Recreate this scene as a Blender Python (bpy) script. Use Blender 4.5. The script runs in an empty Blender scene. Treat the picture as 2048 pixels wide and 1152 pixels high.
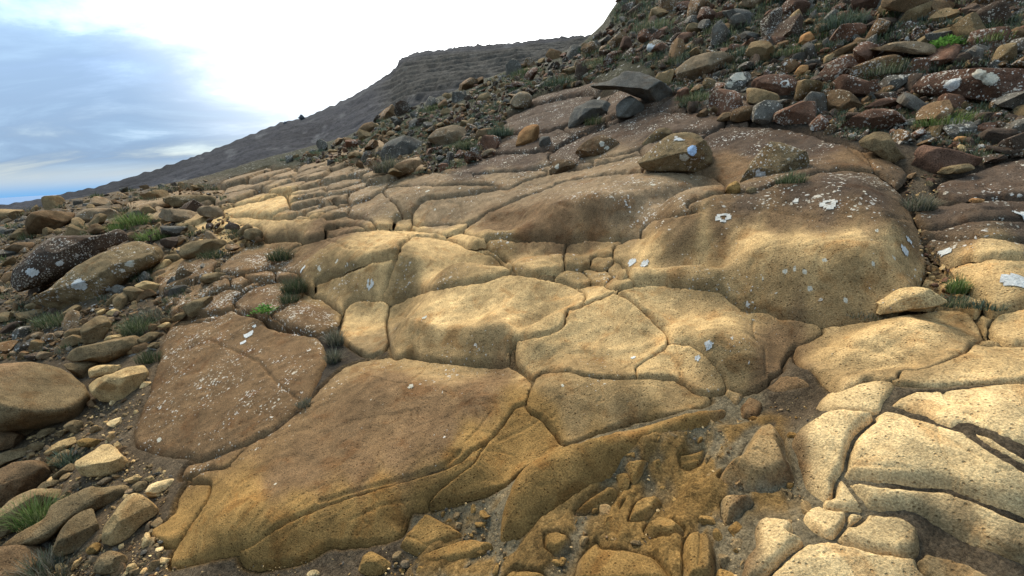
import bpy, math, random
import numpy as np
from mathutils import Matrix, Vector

# ------------------------------------------------------------------ camera, world, sun, exposure
R = math.radians
scene = bpy.context.scene
CAMZ, PITCH, ROLL, FPX = 1.6, R(15.0), R(3.3), 910.0      # FPX: focal length in pixels of a 2048 px wide frame
SUN_AZ, SUN_EL = R(-20.0), R(51.0)                         # azimuth measured from +Y towards +X
cam_data = bpy.data.cameras.new("camera")
cam = bpy.data.objects.new("camera", cam_data)
scene.collection.objects.link(cam)
fwd = np.array([0.0, math.cos(PITCH), -math.sin(PITCH)])
rgt0 = np.array([1.0, 0.0, 0.0]); up0 = np.cross(rgt0, fwd)
rgt = math.cos(ROLL) * rgt0 - math.sin(ROLL) * up0
upv = math.sin(ROLL) * rgt0 + math.cos(ROLL) * up0
CAMP = np.array([0.0, 0.0, CAMZ])
m = Matrix.Identity(4)
for i in range(3):
    m[i][0], m[i][1], m[i][2], m[i][3] = rgt[i], upv[i], -fwd[i], CAMP[i]
cam.matrix_world = m
cam_data.sensor_width = 36.0
cam_data.lens = 36.0 * FPX / 2048.0
cam_data.clip_start = 0.05
cam_data.clip_end = 60000.0
scene.camera = cam

sun_dir = Vector((math.sin(SUN_AZ) * math.cos(SUN_EL), math.cos(SUN_AZ) * math.cos(SUN_EL), math.sin(SUN_EL)))
sd = bpy.data.lights.new("sun", 'SUN')
sd.energy = 2.5
sd.angle = R(28.0)
sd.color = (1.0, 0.92, 0.78)
sun = bpy.data.objects.new("sun", sd)
scene.collection.objects.link(sun)
sun.rotation_euler = (-sun_dir).to_track_quat('-Z', 'Y').to_euler()

scene.view_settings.view_transform = 'Standard'
scene.view_settings.look = 'None'
scene.view_settings.gamma = 1.0
scene.view_settings.use_curve_mapping = False
scene.view_settings.exposure = 1.26

world = bpy.data.worlds.new("World")
scene.world = world
world.use_nodes = True
nt = world.node_tree
nt.nodes.clear()
def N(tree, typ, **kw):
    n = tree.nodes.new(typ)
    for k, v in kw.items():
        if k.startswith('i_'):
            n.inputs[k[2:].replace('_', ' ')].default_value = v
        else:
            setattr(n, k, v)
    return n
def math_node(tree, op, a, b=None, clamp=False):
    n = tree.nodes.new('ShaderNodeMath'); n.operation = op; n.use_clamp = clamp
    for i, v in enumerate((a, b)):
        if v is None: continue
        if isinstance(v, (int, float)): n.inputs[i].default_value = v
        else: tree.links.new(v, n.inputs[i])
    return n.outputs[0]
def ramp(tree, fac, stops, interp='LINEAR'):
    n = tree.nodes.new('ShaderNodeValToRGB'); n.color_ramp.interpolation = interp
    e = n.color_ramp.elements
    while len(e) > 1: e.remove(e[-1])
    e[0].position = stops[0][0]; e[0].color = (*stops[0][1], 1) if len(stops[0][1]) == 3 else stops[0][1]
    for p, c in stops[1:]:
        el = e.new(p); el.color = (*c, 1)
    tree.links.new(fac, n.inputs[0])
    return n.outputs[0]
def mix(tree, fac, a, b, blend='MIX'):
    n = tree.nodes.new('ShaderNodeMix'); n.data_type = 'RGBA'; n.blend_type = blend
    n.clamp_factor = True
    for idx, v in ((0, fac), (6, a), (7, b)):
        if isinstance(v, (int, float)): n.inputs[idx].default_value = v
        elif isinstance(v, tuple): n.inputs[idx].default_value = (*v, 1) if len(v) == 3 else v
        else: tree.links.new(v, n.inputs[idx])
    return n.outputs[2]
def maprange(tree, v, a, b, c=0.0, d=1.0, smooth=False):
    n = tree.nodes.new('ShaderNodeMapRange')
    if smooth: n.interpolation_type = 'SMOOTHSTEP'
    tree.links.new(v, n.inputs[0])
    for i, q in enumerate((a, b, c, d)): n.inputs[i + 1].default_value = q
    return n.outputs[0]

# sky: Nishita under a broken sheet of high cloud, brightest in one thin patch set away from the sun
sky = N(nt, 'ShaderNodeTexSky', sky_type='NISHITA', sun_disc=False, sun_elevation=SUN_EL, sun_rotation=SUN_AZ,
        air_density=1.0, dust_density=0.6, ozone_density=1.5)
geo = N(nt, 'ShaderNodeNewGeometry')
sep = N(nt, 'ShaderNodeSeparateXYZ')
tc = N(nt, 'ShaderNodeTexCoord')
nt.links.new(tc.outputs['Generated'], sep.inputs[0])
zz = math_node(nt, 'ADD', math_node(nt, 'MAXIMUM', sep.outputs[2], 0.0), 0.16)
comb = N(nt, 'ShaderNodeCombineXYZ')
nt.links.new(math_node(nt, 'DIVIDE', sep.outputs[0], zz), comb.inputs[0])
nt.links.new(math_node(nt, 'DIVIDE', sep.outputs[1], zz), comb.inputs[1])
mp = N(nt, 'ShaderNodeMapping')
mp.inputs['Rotation'].default_value = (0, 0, R(20)); mp.inputs['Scale'].default_value = (0.75, 1.15, 1.0)
mp.inputs['Location'].default_value = (3.1, 1.7, 0)
nt.links.new(comb.outputs[0], mp.inputs['Vector'])
n1 = N(nt, 'ShaderNodeTexNoise', i_Scale=1.0, i_Detail=8.0, i_Roughness=0.6, i_Distortion=0.5)
nt.links.new(mp.outputs[0], n1.inputs['Vector'])
n2 = N(nt, 'ShaderNodeTexNoise', i_Scale=0.42, i_Detail=4.0, i_Roughness=0.5)
nt.links.new(mp.outputs[0], n2.inputs['Vector'])
dotn = N(nt, 'ShaderNodeVectorMath', operation='DOT_PRODUCT')
nt.links.new(tc.outputs['Generated'], dotn.inputs[0])
dotn.inputs[1].default_value = (math.sin(R(3)) * math.cos(R(21)), math.cos(R(3)) * math.cos(R(21)), math.sin(R(21)))   # the thin, bright part of the cloud sheet
glow = maprange(nt, dotn.outputs['Value'], 0.74, 0.99, 0.0, 1.0, True)
cover = math_node(nt, 'ADD', math_node(nt, 'MULTIPLY', math_node(nt, 'SUBTRACT', math_node(nt, 'MULTIPLY', n1.outputs[0], 1.7), 0.35), 0.9), math_node(nt, 'MULTIPLY', n2.outputs[0], 0.7))
cover = math_node(nt, 'ADD', cover, math_node(nt, 'MULTIPLY', glow, 0.28))
elev = maprange(nt, sep.outputs[2], -0.01, 0.05, 0.0, 1.0, True)
mask = math_node(nt, 'MULTIPLY', maprange(nt, cover, 0.40, 0.85, 0.5, 1.0, True), elev)
shade = maprange(nt, cover, 0.62, 1.25, 0.0, 1.0)
cl_col = ramp(nt, shade, [(0.0, (1.25, 1.9, 3.0)), (0.5, (2.15, 3.1, 4.3)), (1.0, (5.8, 7.2, 8.2))])
gl = mix(nt, glow, cl_col, (11.5, 11.7, 11.6))
gfac = math_node(nt, 'MULTIPLY', glow, maprange(nt, cover, 0.6, 1.1, 0.35, 1.0))
cl = mix(nt, gfac, cl_col, (11.5, 11.7, 11.6))
low = mix(nt, elev, (1.2, 3.2, 5.9), sky.outputs[0])
tot = mix(nt, mask, low, cl)
# an overcast dome brightens evenly towards the zenith
zen = math_node(nt, 'ADD', math_node(nt, 'MULTIPLY', math_node(nt, 'MAXIMUM', sep.outputs[2], 0.0), 1.9), 0.68)
zc = N(nt, 'ShaderNodeCombineColor')
for i in range(3): nt.links.new(zen, zc.inputs[i])
tot = mix(nt, 1.0, tot, zc.outputs[0], 'MULTIPLY')
bg = N(nt, 'ShaderNodeBackground', i_Strength=0.093)
nt.links.new(tot, bg.inputs[0])
wo = N(nt, 'ShaderNodeOutputWorld')
nt.links.new(bg.outputs[0], wo.inputs[0])

# ------------------------------------------------------------------ numpy helpers
rng = np.random.default_rng(7)
random.seed(7)
def noise3(p, seed=0):
    """gradient noise, about -1..1; p is (n,3)"""
    p = np.asarray(p, np.float64)
    with np.errstate(over='ignore'):
        f = np.floor(p); t = (p - f).astype(np.float32)
        i = f.astype(np.int64).astype(np.uint32)
        u = t * t * t * (t * (t * 6 - 15) + 10)
        kx = (i[:, 0] * np.uint32(374761393), (i[:, 0] + np.uint32(1)) * np.uint32(374761393))
        ky = (i[:, 1] * np.uint32(668265263), (i[:, 1] + np.uint32(1)) * np.uint32(668265263))
        sd_ = np.uint32((seed * 974711 + 1) & 0xffffffff)
        kz = (i[:, 2] * np.uint32(1431655765) + sd_, (i[:, 2] + np.uint32(1)) * np.uint32(1431655765) + sd_)
        tx = (t[:, 0], t[:, 0] - 1); ty = (t[:, 1], t[:, 1] - 1); tz = (t[:, 2], t[:, 2] - 1)
        wx = (1 - u[:, 0], u[:, 0]); wy = (1 - u[:, 1], u[:, 1]); wz = (1 - u[:, 2], u[:, 2])
        flat = not t[:, 2].any()
        out = np.zeros(len(p), np.float32); k = np.float32(1 / 511.5)
        for dx in (0, 1):
            for dy in (0, 1):
                kxy = kx[dx] + ky[dy]; wxy = wx[dx] * wy[dy]
                for dz in ((0,) if flat else (0, 1)):
                    h = kxy + kz[dz]
                    h = (h ^ (h >> np.uint32(13))) * np.uint32(1274126177)
                    h ^= h >> np.uint32(16)
                    g = ((h & np.uint32(1023)) * k - 1) * tx[dx] + (((h >> np.uint32(10)) & np.uint32(1023)) * k - 1) * ty[dy]
                    if flat: out += wxy * g
                    else: out += wxy * wz[dz] * (g + ((h >> np.uint32(20)) * k * np.float32(0.25) - 1) * tz[dz])
    return out.astype(np.float64) * 1.4
def fbm(p, octv=4, seed=0, gain=0.5, lac=2.03):
    o = np.zeros(len(p)); a = 1.0; q = np.array(p, float)
    for k in range(octv):
        o += a * noise3(q, seed + k * 17); a *= gain; q = q * lac + (11.3, 11.3, 11.0)
    return o
def sstep(x, a, b):
    t = np.clip((x - a) / (b - a), 0, 1)
    return t * t * (3 - 2 * t)

# ------------------------------------------------------------------ where a pixel of the photograph looks
def ray(px, py):
    px = np.asarray(px, float); py = np.asarray(py, float)
    d = ((px - 1024.0)[..., None] * rgt + (576.0 - py)[..., None] * upv + FPX * fwd)
    return d / np.linalg.norm(d, axis=-1, keepdims=True)

# ------------------------------------------------------------------ the lie of the land
NEAR_SKY = [(-700, 640), (-300, 520), (0, 442), (60, 422), (120, 400), (160, 392), (200, 388), (330, 368), (420, 350), (500, 326),
            (600, 300), (690, 276), (760, 240), (850, 206), (960, 162), (1060, 128), (1160, 92), (1205, 50),
            (1240, -4), (1330, -90), (1500, -210), (1750, -330), (2048, -460), (2700, -640)]
FAR_SKY = [(-400, 470), (100, 397), (130, 388), (200, 372), (330, 334), (450, 290), (520, 262), (560, 246), (620, 231), (660, 213), (700, 195),
           (740, 170), (780, 146), (797, 124), (806, 112), (850, 100), (900, 96), (950, 92), (1000, 88), (1060, 82), (1110, 76),
           (1160, 71), (1300, 60), (1600, 40)]
def sky_table(pts):
    d = ray([p[0] for p in pts], [p[1] for p in pts])
    az = np.arctan2(d[:, 0], d[:, 1]); e = d[:, 2] / np.hypot(d[:, 0], d[:, 1])
    o = np.argsort(az)
    return az[o], e[o]
near_az, near_e = sky_table(NEAR_SKY)
far_az, far_e = sky_table(FAR_SKY)
PA, PB = 0.25, 0.20
def crest_r(az):
    return 26.0 + 8.0 * np.sin(az * 3.0 + 1.0)
def base_h(x, y):
    r = np.hypot(x, y); az = np.arctan2(x, y)
    front = sstep(np.abs(az), 2.3, 1.4)
    pl = PA * x + PB * y * sstep(y, -6, 4)
    e = np.interp(az, near_az, near_e)
    rc = crest_r(az)
    w = sstep(np.log(np.maximum(r, 0.1)), math.log(4.0), math.log(24.0)) * front
    tgt = CAMZ + e * np.minimum(r, rc)
    h = pl + w * (tgt - pl)
    over = np.maximum(r - rc, 0) * front
    return h - 0.012 * over ** 2 / (1 + 0.02 * over)

def ray_hit(px, py, hf, off=0.0, tmax=70.0):
    """first point where the pixel's ray meets height function hf (+off); (n,3)"""
    px = np.atleast_1d(np.asarray(px, float)); py = np.atleast_1d(np.asarray(py, float))
    d = ray(px, py); n = len(d)
    ts = np.exp(np.linspace(math.log(0.7), math.log(tmax), 420))
    off = np.broadcast_to(np.asarray(off, float), (n,))
    res = np.full(n, tmax)
    for a in range(0, n, 1500):
        dd = d[a:a + 1500]
        P = CAMP + dd[:, None, :] * ts[None, :, None]
        g = P[..., 2] - hf(P[..., 0].ravel(), P[..., 1].ravel()).reshape(P.shape[:2]) - off[a:a + 1500, None]
        neg = g < 0
        k = np.where(neg.any(1), neg.argmax(1), len(ts) - 1)
        k0 = np.maximum(k - 1, 0); ii = np.arange(len(dd))
        g0, g1 = g[ii, k0], g[ii, k]
        f = np.where(g0 - g1 > 1e-9, np.clip(g0 / np.maximum(g0 - g1, 1e-9), 0, 1), 1.0)
        res[a:a + 1500] = ts[k0] + (ts[k] - ts[k0]) * f
    return CAMP + d * res[:, None]
# ------------------------------------------------------------------ ledges: height above the even slope (m) along lines seen in the photograph
RELIEF = [
 (0.235, [(1248,524),(1300,518),(1400,510),(1500,508),(1600,512),(1700,512),(1790,508),(1835,510)]),
 (0.21, [(1290,488),(1340,482),(1400,470),(1500,462),(1600,462),(1700,464),(1800,468)]),
 (0.235, [(1420,440),(1540,425),(1660,422),(1790,430)]),
 (0.25, [(1480,405),(1600,385),(1740,380)]),
 (-0.06, [(1250,568),(1330,572),(1430,576),(1480,615),(1560,640),(1650,642),(1740,632),(1810,592),(1855,545)]),
 (0.12, [(1300,330),(1450,320),(1550,310),(1680,300),(1760,330)]),
 (0.24, [(960,442),(1050,424),(1130,416),(1210,408),(1280,396),(1380,376),(1430,366)]),
 (0.20, [(1100,390),(1200,372),(1330,358)]),
 (0.05, [(985,472),(1090,476),(1180,480),(1255,474),(1300,456),(1370,430),(1430,403)]),
 (0.14, [(995,482),(1060,492),(1110,494),(1180,488),(1225,498)]),
 (-0.12, [(1012,522),(1040,542),(1070,550),(1110,548),(1160,540),(1200,566)]),
 (0.16, [(600,520),(660,508),(720,515),(780,520),(860,515),(940,510),(990,528)]),
 (0.16, [(680,480),(760,470),(850,478)]),
 (-0.09, [(560,552),(640,596),(690,626),(740,604),(800,594),(860,580),(950,564),(1015,552)]),
 (0.15, [(795,640),(850,652),(900,662),(960,662),(1040,642),(1110,612),(1158,596)]),
 (0.12, [(850,600),(950,585),(1080,575)]),
 (0.06, [(930,622),(970,612)]),
 (-0.13, [(790,706),(830,716),(900,728),(1000,732),(1034,722),(1042,690),(1100,662),(1130,640)]),
 (0.10, [(1052,688),(1110,692),(1170,704),(1230,708),(1300,688),(1322,662)]),
 (0.08, [(1150,640),(1230,610),(1280,640)]),
 (-0.14, [(1060,752),(1095,746),(1140,742),(1200,758),(1266,756),(1275,738),(1318,704),(1336,690)]),
 (0.10, [(1300,622),(1360,660),(1420,684),(1470,690),(1520,698)]),
 (0.05, [(1300,590),(1400,600),(1480,640)]),
 (0.03, [(1290,742),(1350,730),(1410,755)]),
 (-0.16, [(1340,760),(1400,786),(1450,786),(1510,784),(1540,762),(1565,730),(1600,700)]),
 (0.13, [(1600,702),(1650,722),(1720,735),(1790,728),(1860,700),(1930,660)]),
 (0.10, [(1700,670),(1800,650),(1900,635)]),
 (-0.06, [(1600,728),(1645,756),(1690,778),(1740,768),(1790,764),(1860,738),(1930,704)]),
 (0.08, [(1880,740),(1960,720),(2040,720)]),
 (0.22, [(1660,800),(1720,790),(1830,800),(1900,810),(2000,810),(2048,840)]),
 (0.20, [(1600,880),(1650,860),(1720,880),(1800,870),(1880,900),(1980,930),(2040,970)]),
 (0.18, [(1720,970),(1800,975),(1900,1000),(2000,1040),(2048,1060)]),
 (-0.10, [(1850,1060),(1900,1090),(1990,1120),(2048,1140)]),
 (0.08, [(1640,1030),(1740,1050),(1800,1060),(1560,1070),(1660,1110),(1800,1130)]),
 (-0.04, [(1590,960),(1600,1000),(1560,1030),(1500,1050)]),
 (0.02, [(350,800),(450,700),(560,700),(600,760),(500,840)]),
 (0.10, [(480,980),(620,930),(760,870),(900,810),(1000,770),(720,760)]),
 (0.12, [(420,1070),(520,1060),(640,1030),(760,1000),(860,960),(960,930)]),
 (0.10, [(1080,770),(1180,780),(1300,790),(1390,800)]),
 (-0.10, [(345,1140),(480,1128),(620,1128),(780,1098),(840,1030),(920,1010),(1010,985),(1050,940),(1130,895),(1230,858),(1340,832),(1425,808)]),
 (0.10, [(1020,1000),(1060,950),(1130,910),(1230,878),(1330,848),(1430,822)]),
 (-0.14, [(1000,1085),(1080,1050),(1150,1010),(1220,960),(1260,905),(1330,875),(1420,850),(1470,840)]),
 (-0.14, [(700,1150),(900,1150),(1050,1110),(1150,1045),(1300,950),(1400,900),(1480,860),(1560,830),(1620,815)]),
 (-0.12, [(1200,1150),(1330,1080),(1430,1000)]),
 (0.02, [(1450,900),(1530,870),(1560,930),(1480,960)]),
 (-0.06, [(280,930),(300,980),(330,1000),(280,1060),(330,1120)]),
 (0.0, [(60,900),(120,1000),(60,1100),(200,1050),(200,850),(100,780),(230,760)]),
 (0.0, [(250,650),(150,700),(60,650),(30,560),(150,560),(250,530),(350,560),(420,600)]),
 (0.06, [(470,610),(560,590),(620,620),(400,520),(500,520)]),
 (0.10, [(540,450),(620,455),(700,450)]),
 (-0.06, [(530,490),(600,490)]),
 (0.12, [(760,395),(850,380),(950,370),(720,410)]),
 (0.0, [(780,458),(830,452),(900,452),(850,430)]),
 (0.06, [(860,420),(960,405),(1060,380),(1180,335)]),
 (0.10, [(480,410),(560,395),(600,405)]),
 (0.0, [(500,330),(700,300),(300,420),(200,440),(80,460),(-150,600),(-150,900),(-200,1100),(900,310),(1000,280),(1100,240),(1250,220),(1400,200)]),
 (0.0, [(1600,200),(1800,220),(2000,240),(2048,300),(2200,400),(2250,700),(2250,1000),(1900,100),(1500,80),(1250,60)]),
 (0.0, [(1900,330),(1980,330),(1850,390),(1860,440)]),
 (0.10, [(1900,420),(2000,410),(1920,495),(2000,500)]),
 (-0.06, [(1860,520),(1900,560),(1940,600),(1990,640),(1830,640)]),
 (0.12, [(1960,540),(2030,550)]),
 (-0.05, [(1024,1300),(400,1250),(1600,1250),(2048,1250),(100,1200)]),
]

# ------------------------------------------------------------------ surface colours (linear albedo)
COL = dict(TAN=(0.415,0.28,0.135), FACE=(0.225,0.15,0.073), PALE=(0.50,0.355,0.185), BROWN=(0.13,0.081,0.044), RBROWN=(0.12,0.074,0.039), DARK=(0.07,0.049,0.036),  # FACE: brown of steep fronts, darkened further to carry some of their shade
           GOLD=(0.20,0.118,0.042), OLIVE=(0.17,0.118,0.063), GREYB=(0.185,0.13,0.08), RED=(0.12,0.066,0.044), GREY=(0.10,0.09,0.077),
           ORANGE=(0.30,0.155,0.065), SOIL=(0.085,0.063,0.042), GRIT=(0.15,0.122,0.08), DSOIL=(0.042,0.033,0.025), MOSS=(0.036,0.034,0.021))
COL = {k: (v[0], v[1] * 0.94, v[2] * 0.80) for k, v in COL.items()}
# what colour the bedrock gets (some shade put into its FACE fronts), and how thick the lichen grows, at points of the photograph: (key, lichen, points)
ROCKCOL = [
 ('TAN', 0.05, [(900,600),(1000,580),(1100,590),(960,625),(1040,615),(870,625),(1150,670),(1200,630),(1250,660),(1100,685),(850,490),(760,480),
   (720,500),(900,485),(950,525),(860,535),(600,445),(560,445),(500,435),(470,420),(530,405),(560,400),(1300,498),(1400,480),(1500,468),(1600,478),
   (1700,478),(1780,490),(1520,490),(1650,500),(1750,690),(1680,700),(1850,665),(1960,720),(1280,600),(1400,650),(1450,645),(1340,725),(1300,735),(780,465),(830,460)]),
 ('PALE', 0.02, [(1700,795),(1880,820),(2000,830),(1980,780),(1650,880),(1800,880),(1900,920),(1980,950),(1750,985),(1880,1000),(2000,1060),(1700,1115),(1770,1060),(1650,1040),(1690,995),(1560,1070)]),
 ('TAN', 0.12, [(1980,490),(1960,530),(2030,545)]),
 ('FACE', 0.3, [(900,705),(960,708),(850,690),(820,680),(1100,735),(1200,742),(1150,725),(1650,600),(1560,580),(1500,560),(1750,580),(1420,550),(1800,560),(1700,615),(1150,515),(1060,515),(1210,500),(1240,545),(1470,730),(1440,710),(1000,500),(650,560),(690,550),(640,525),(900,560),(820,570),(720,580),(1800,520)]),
 ('BROWN', 0.10, [(1560,680),(1590,660),(1540,740),(1000,455),(1060,455),(1200,455),(1120,440),(1000,425),(640,465),(590,465),(560,465),(690,460)]),
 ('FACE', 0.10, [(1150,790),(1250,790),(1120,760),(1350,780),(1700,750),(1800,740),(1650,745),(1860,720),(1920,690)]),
 ('RBROWN', 0.34, [(450,750),(350,850),(550,780),(400,680),(480,660),(600,730),(330,750),(450,860),(520,700)]),
 ('RBROWN', 0.16, [(700,850),(850,800),(620,930),(780,770),(950,780),(880,860),(560,960),(720,930),(800,900),(980,750)]),
 ('GOLD', 0.06, [(450,1060),(380,1080),(600,1060),(700,1040),(760,1010),(920,960),(1000,940),(1040,850),(1090,860),(500,1010),(1060,830),(950,900),(560,1100)]),
 ('DARK', 0.50, [(1600,400),(1750,400),(1500,410),(1680,370),(1780,430),(1650,420)]),
 ('DARK', 0.40, [(1500,300),(1600,280),(1400,245),(1250,250),(1100,230),(1150,300),(1650,290),(1060,310),(1000,320),(950,340),(1450,270),(1300,240)]),
 ('BROWN', 0.18, [(1480,330),(1700,310),(1450,340)]),
 ('BROWN', 0.30, [(1320,452),(1380,446),(1440,440),(1500,438),(1560,436),(1620,438),(1690,438),(1760,440),(1810,446)]),
 ('GREYB', 0.45, [(1300,365),(1250,380),(1350,370),(1380,390),(1300,420),(1220,390),(1150,385)]),
 ('GREYB', 0.30, [(850,360),(900,425),(1000,390),(760,420),(830,400),(870,430),(980,360),(940,410),(1100,355),(1200,330),(1060,375)]),
 ('GREYB', 0.40, [(650,370),(620,385),(680,360),(640,400),(720,385),(600,420),(690,400)]),
 ('GREYB', 0.25, [(440,365),(410,385),(470,355),(520,345),(560,330),(600,360),(660,330),(500,375),(540,360),(600,340),(450,400)]),
 ('BROWN', 0.65, [(520,590),(500,600),(560,575),(640,630),(600,620),(560,540),(470,590),(530,510),(430,560)]),
 ('DARK', 0.35, [(1900,430),(2000,420),(1950,455),(2000,350),(1920,370),(1960,400),(2030,450)]),
 ('GOLD', 0.0, [(1300,1100),(1200,1100),(1100,960),(1200,900),(1350,1000),(1400,920),(1120,1080),(900,1090),(1250,980),(1300,900),(1020,1040),(860,1070),(1380,860),(1380,1100)]),
 ('RBROWN', 0.0, [(1500,810),(1560,780),(1530,1000),(1480,1080),(1580,940),(1480,1040),(1600,770)]),
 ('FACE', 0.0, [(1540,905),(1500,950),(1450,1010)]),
 ('OLIVE', 0.02, [(1590,850),(2020,1120),(1900,1060),(1860,1060)]),
 ('TAN', 0.05, [(740,640),(710,640)]), ('OLIVE', 0.12, [(730,690),(760,680)]),
]
# open ground between the rocks
GROUNDCOL = [
 ('SOIL', [(280,900),(300,1000),(330,1100),(200,880),(250,1130),(420,1140),(600,1145),(750,1110),(220,620),(300,640),(120,700),(400,640),(420,530)]),
 ('GRIT', [(900,1040),(950,1050),(1000,1110),(1100,1010),(1300,880),(1400,850),(1450,870),(1050,1120),(1150,1060),(1380,880),(1230,930),(1450,960),(1600,1000),(1560,1010),(1420,1060),(1480,830)]),
 ('GOLD', [(1180,1100),(1330,1080),(1380,920),(1240,1000),(1400,1010)]),
 ('SOIL', [(1620,800),(1560,800),(1900,1080),(1850,400),(1830,360),(1860,560),(1940,600),(1760,640),(1040,550)]),
 ('DSOIL', [(1700,230),(1800,230),(1750,180),(1900,230),(1600,230),(690,720),(660,690),(740,710),(1850,260),(1950,300)]),
 ('MOSS', [(850,260),(950,220),(1050,160),(1150,120),(1250,60),(1350,50),(1450,60),(1550,90),(1650,60),(1750,50),(1850,50),(1950,60),(2020,20),(1400,190),(1700,150),(1900,100),(780,310),(800,340),(1020,190),(1150,160),(2000,220),(600,308),(680,296),(720,300),(640,312)]),
 ('SOIL', [(60,470),(150,450),(250,440),(100,560),(30,650),(200,520),(300,460),(350,430),(420,400),(80,640),(560,520)]),
]
# ------------------------------------------------------------------ slabs of bedrock, traced from the photograph.
# (label, lift above the ground, edge radius, points); an earlier slab cuts the ones after it
S = []
def sl(label, pts, lift=0.0, r=None, drop=None, soft=False):
    S.append(dict(label=label, pts=pts, lift=lift, r=r, drop=drop, soft=soft))
sl("small square brown block wedged at the left end of the dished slab", [(677,664),(688,619),(708,600),(753,598),(775,606),(769,647),(771,688),(763,705),(735,710),(708,694),(684,674)], drop=0.22, r=0.09)
sl("worn tan slab with a shallow dish in its top, centre of the picture", [(776,616),(800,601),(821,590),(889,575),(951,567),(1016,549),(1060,554),(1105,561),(1142,573),(1166,588),(1168,599),(1156,612),(1135,616),(1125,633),(1122,650),(1094,664),(1060,671),(1033,677),(1016,705),(1014,724),(958,725),(889,718),(841,712),(824,702),(804,712),(790,712),(780,677),(773,647)], r=0.06, drop=0.12)
sl("smooth tan slab with a pointed top and rounded front, below the dished slab", [(1036,681),(1047,677),(1094,667),(1125,644),(1129,624),(1163,612),(1214,592),(1228,589),(1265,609),(1300,640),(1327,664),(1330,688),(1310,705),(1269,736),(1265,753),(1190,752),(1140,739),(1091,742),(1067,753),(1050,735),(1035,718),(1033,700)], r=0.06, drop=0.12)
sl("tan triangular slab wedged in the fork of two dark cracks", [(1268,732),(1321,699),(1337,688),(1370,688),(1395,701),(1419,726),(1442,757),(1447,777),(1425,785),(1395,781),(1370,765),(1342,752),(1278,751),(1267,742)], r=0.045)
sl("ridged tan slab with a pale lichen splash, below the great dark-topped slab", [(1233,588),(1268,571),(1317,569),(1405,577),(1440,582),(1460,600),(1485,620),(1528,623),(1557,637),(1598,641),(1632,646),(1640,660),(1605,684),(1583,690),(1560,726),(1559,742),(1534,755),(1530,767),(1505,777),(1483,783),(1449,771),(1433,742),(1408,710),(1383,689),(1356,685),(1337,669),(1317,644),(1298,626),(1262,602)], r=0.05, drop=0.12)
sl("great slab with dark lichened top and worn tan lip, right of centre", [(1452,388),(1500,383),(1533,375),(1560,366),(1600,355),(1650,342),(1700,338),(1735,342),(1765,355),(1790,375),(1803,390),(1805,410),(1820,425),(1835,460),(1845,500),(1850,530),(1835,560),(1810,585),(1790,602),(1760,620),(1740,628),(1690,635),(1640,636),(1600,635),(1570,633),(1540,620),(1490,615),(1470,598),(1445,577),(1410,572),(1350,568),(1320,566),(1270,558),(1256,540),(1246,524),(1230,512),(1232,494),(1262,482),(1290,478),(1286,465),(1291,454),(1315,441),(1373,432),(1410,424),(1385,417),(1380,410),(1400,402),(1430,392)], r=0.09, drop=0.16)
sl("long grey-brown slab with a wavy crest and scattered white lichen", [(930,460),(945,448),(975,430),(1010,410),(1050,392),(1095,375),(1130,362),(1200,350),(1280,345),(1340,345),(1400,348),(1430,358),(1448,375),(1448,390),(1420,400),(1385,412),(1378,425),(1345,433),(1312,440),(1290,453),(1286,465),(1260,472),(1220,476),(1185,468),(1140,474),(1095,470),(1036,472),(985,468),(970,475),(955,470)], r=0.08, drop=0.14)
sl("rounded brown block with a curled crack, left end of the undercut ledge", [(973,477),(985,471),(1036,475),(1094,473),(1130,480),(1128,495),(1123,514),(1124,530),(1120,540),(1094,541),(1067,546),(1036,538),(1020,522),(997,499),(979,489)], r=0.07, drop=0.12)
sl("arched brown block spotted white, right end of the undercut ledge", [(1132,493),(1149,482),(1176,474),(1200,476),(1240,482),(1231,491),(1225,508),(1192,508),(1178,518),(1176,528),(1161,536),(1133,535),(1126,528),(1128,508)], r=0.05)
sl("small rounded brown stone above a nest of cracked blocks", [(1178,518),(1188,510),(1221,512),(1225,518),(1217,530),(1208,536),(1180,530)], r=0.03)
sl("small triangular block against the great slab's left corner", [(1219,532),(1231,518),(1243,524),(1256,540),(1256,551),(1243,553),(1225,545)], r=0.03)
sl("egg-shaped brown block lying in the dark hollow", [(1112,557),(1122,545),(1139,540),(1161,542),(1172,553),(1178,561),(1172,567),(1141,569),(1122,565)], r=0.05)
sl("lichen-spotted block between the egg-shaped block and the great slab", [(1161,538),(1172,533),(1192,534),(1212,541),(1221,549),(1212,565),(1196,563),(1176,553)], r=0.03)
sl("low brown block at the foot of the great slab's left corner", [(1223,552),(1251,556),(1262,565),(1241,571),(1227,576),(1212,568)], r=0.025)
sl("small flat tan piece above the pointed tan slab", [(1142,573),(1180,569),(1200,567),(1222,581),(1228,587),(1205,592),(1168,610),(1170,592)], r=0.02, drop=0.06)
sl("thin reddish sliver jammed in the crack junction", [(1228,586),(1240,577),(1270,569),(1250,580),(1234,587)], r=0.012, drop=0.05)
sl("left part of the worn tan step, fringed with white lichen", [(538,536),(566,518),(580,501),(600,491),(650,475),(700,466),(740,460),(780,459),(812,471),(802,489),(797,494),(789,512),(744,518),(687,537),(646,553),(628,565),(625,583),(615,580),(605,560),(600,545),(570,541)], r=0.06)
sl("brown lower part of the step with a ring of white lichen", [(627,567),(646,554),(690,538),(744,520),(789,514),(785,530),(780,545),(770,575),(757,591),(740,598),(715,600),(700,610),(690,622),(672,612),(650,594),(628,588)], r=0.05, drop=0.12)
sl("right part of the worn tan step with a smooth rounded front", [(800,490),(815,472),(850,470),(880,474),(905,481),(935,500),(960,506),(985,515),(1005,535),(1016,545),(975,553),(945,568),(900,572),(870,580),(810,591),(768,592),(772,570),(782,540),(790,512)], r=0.05, drop=0.12)
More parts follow.
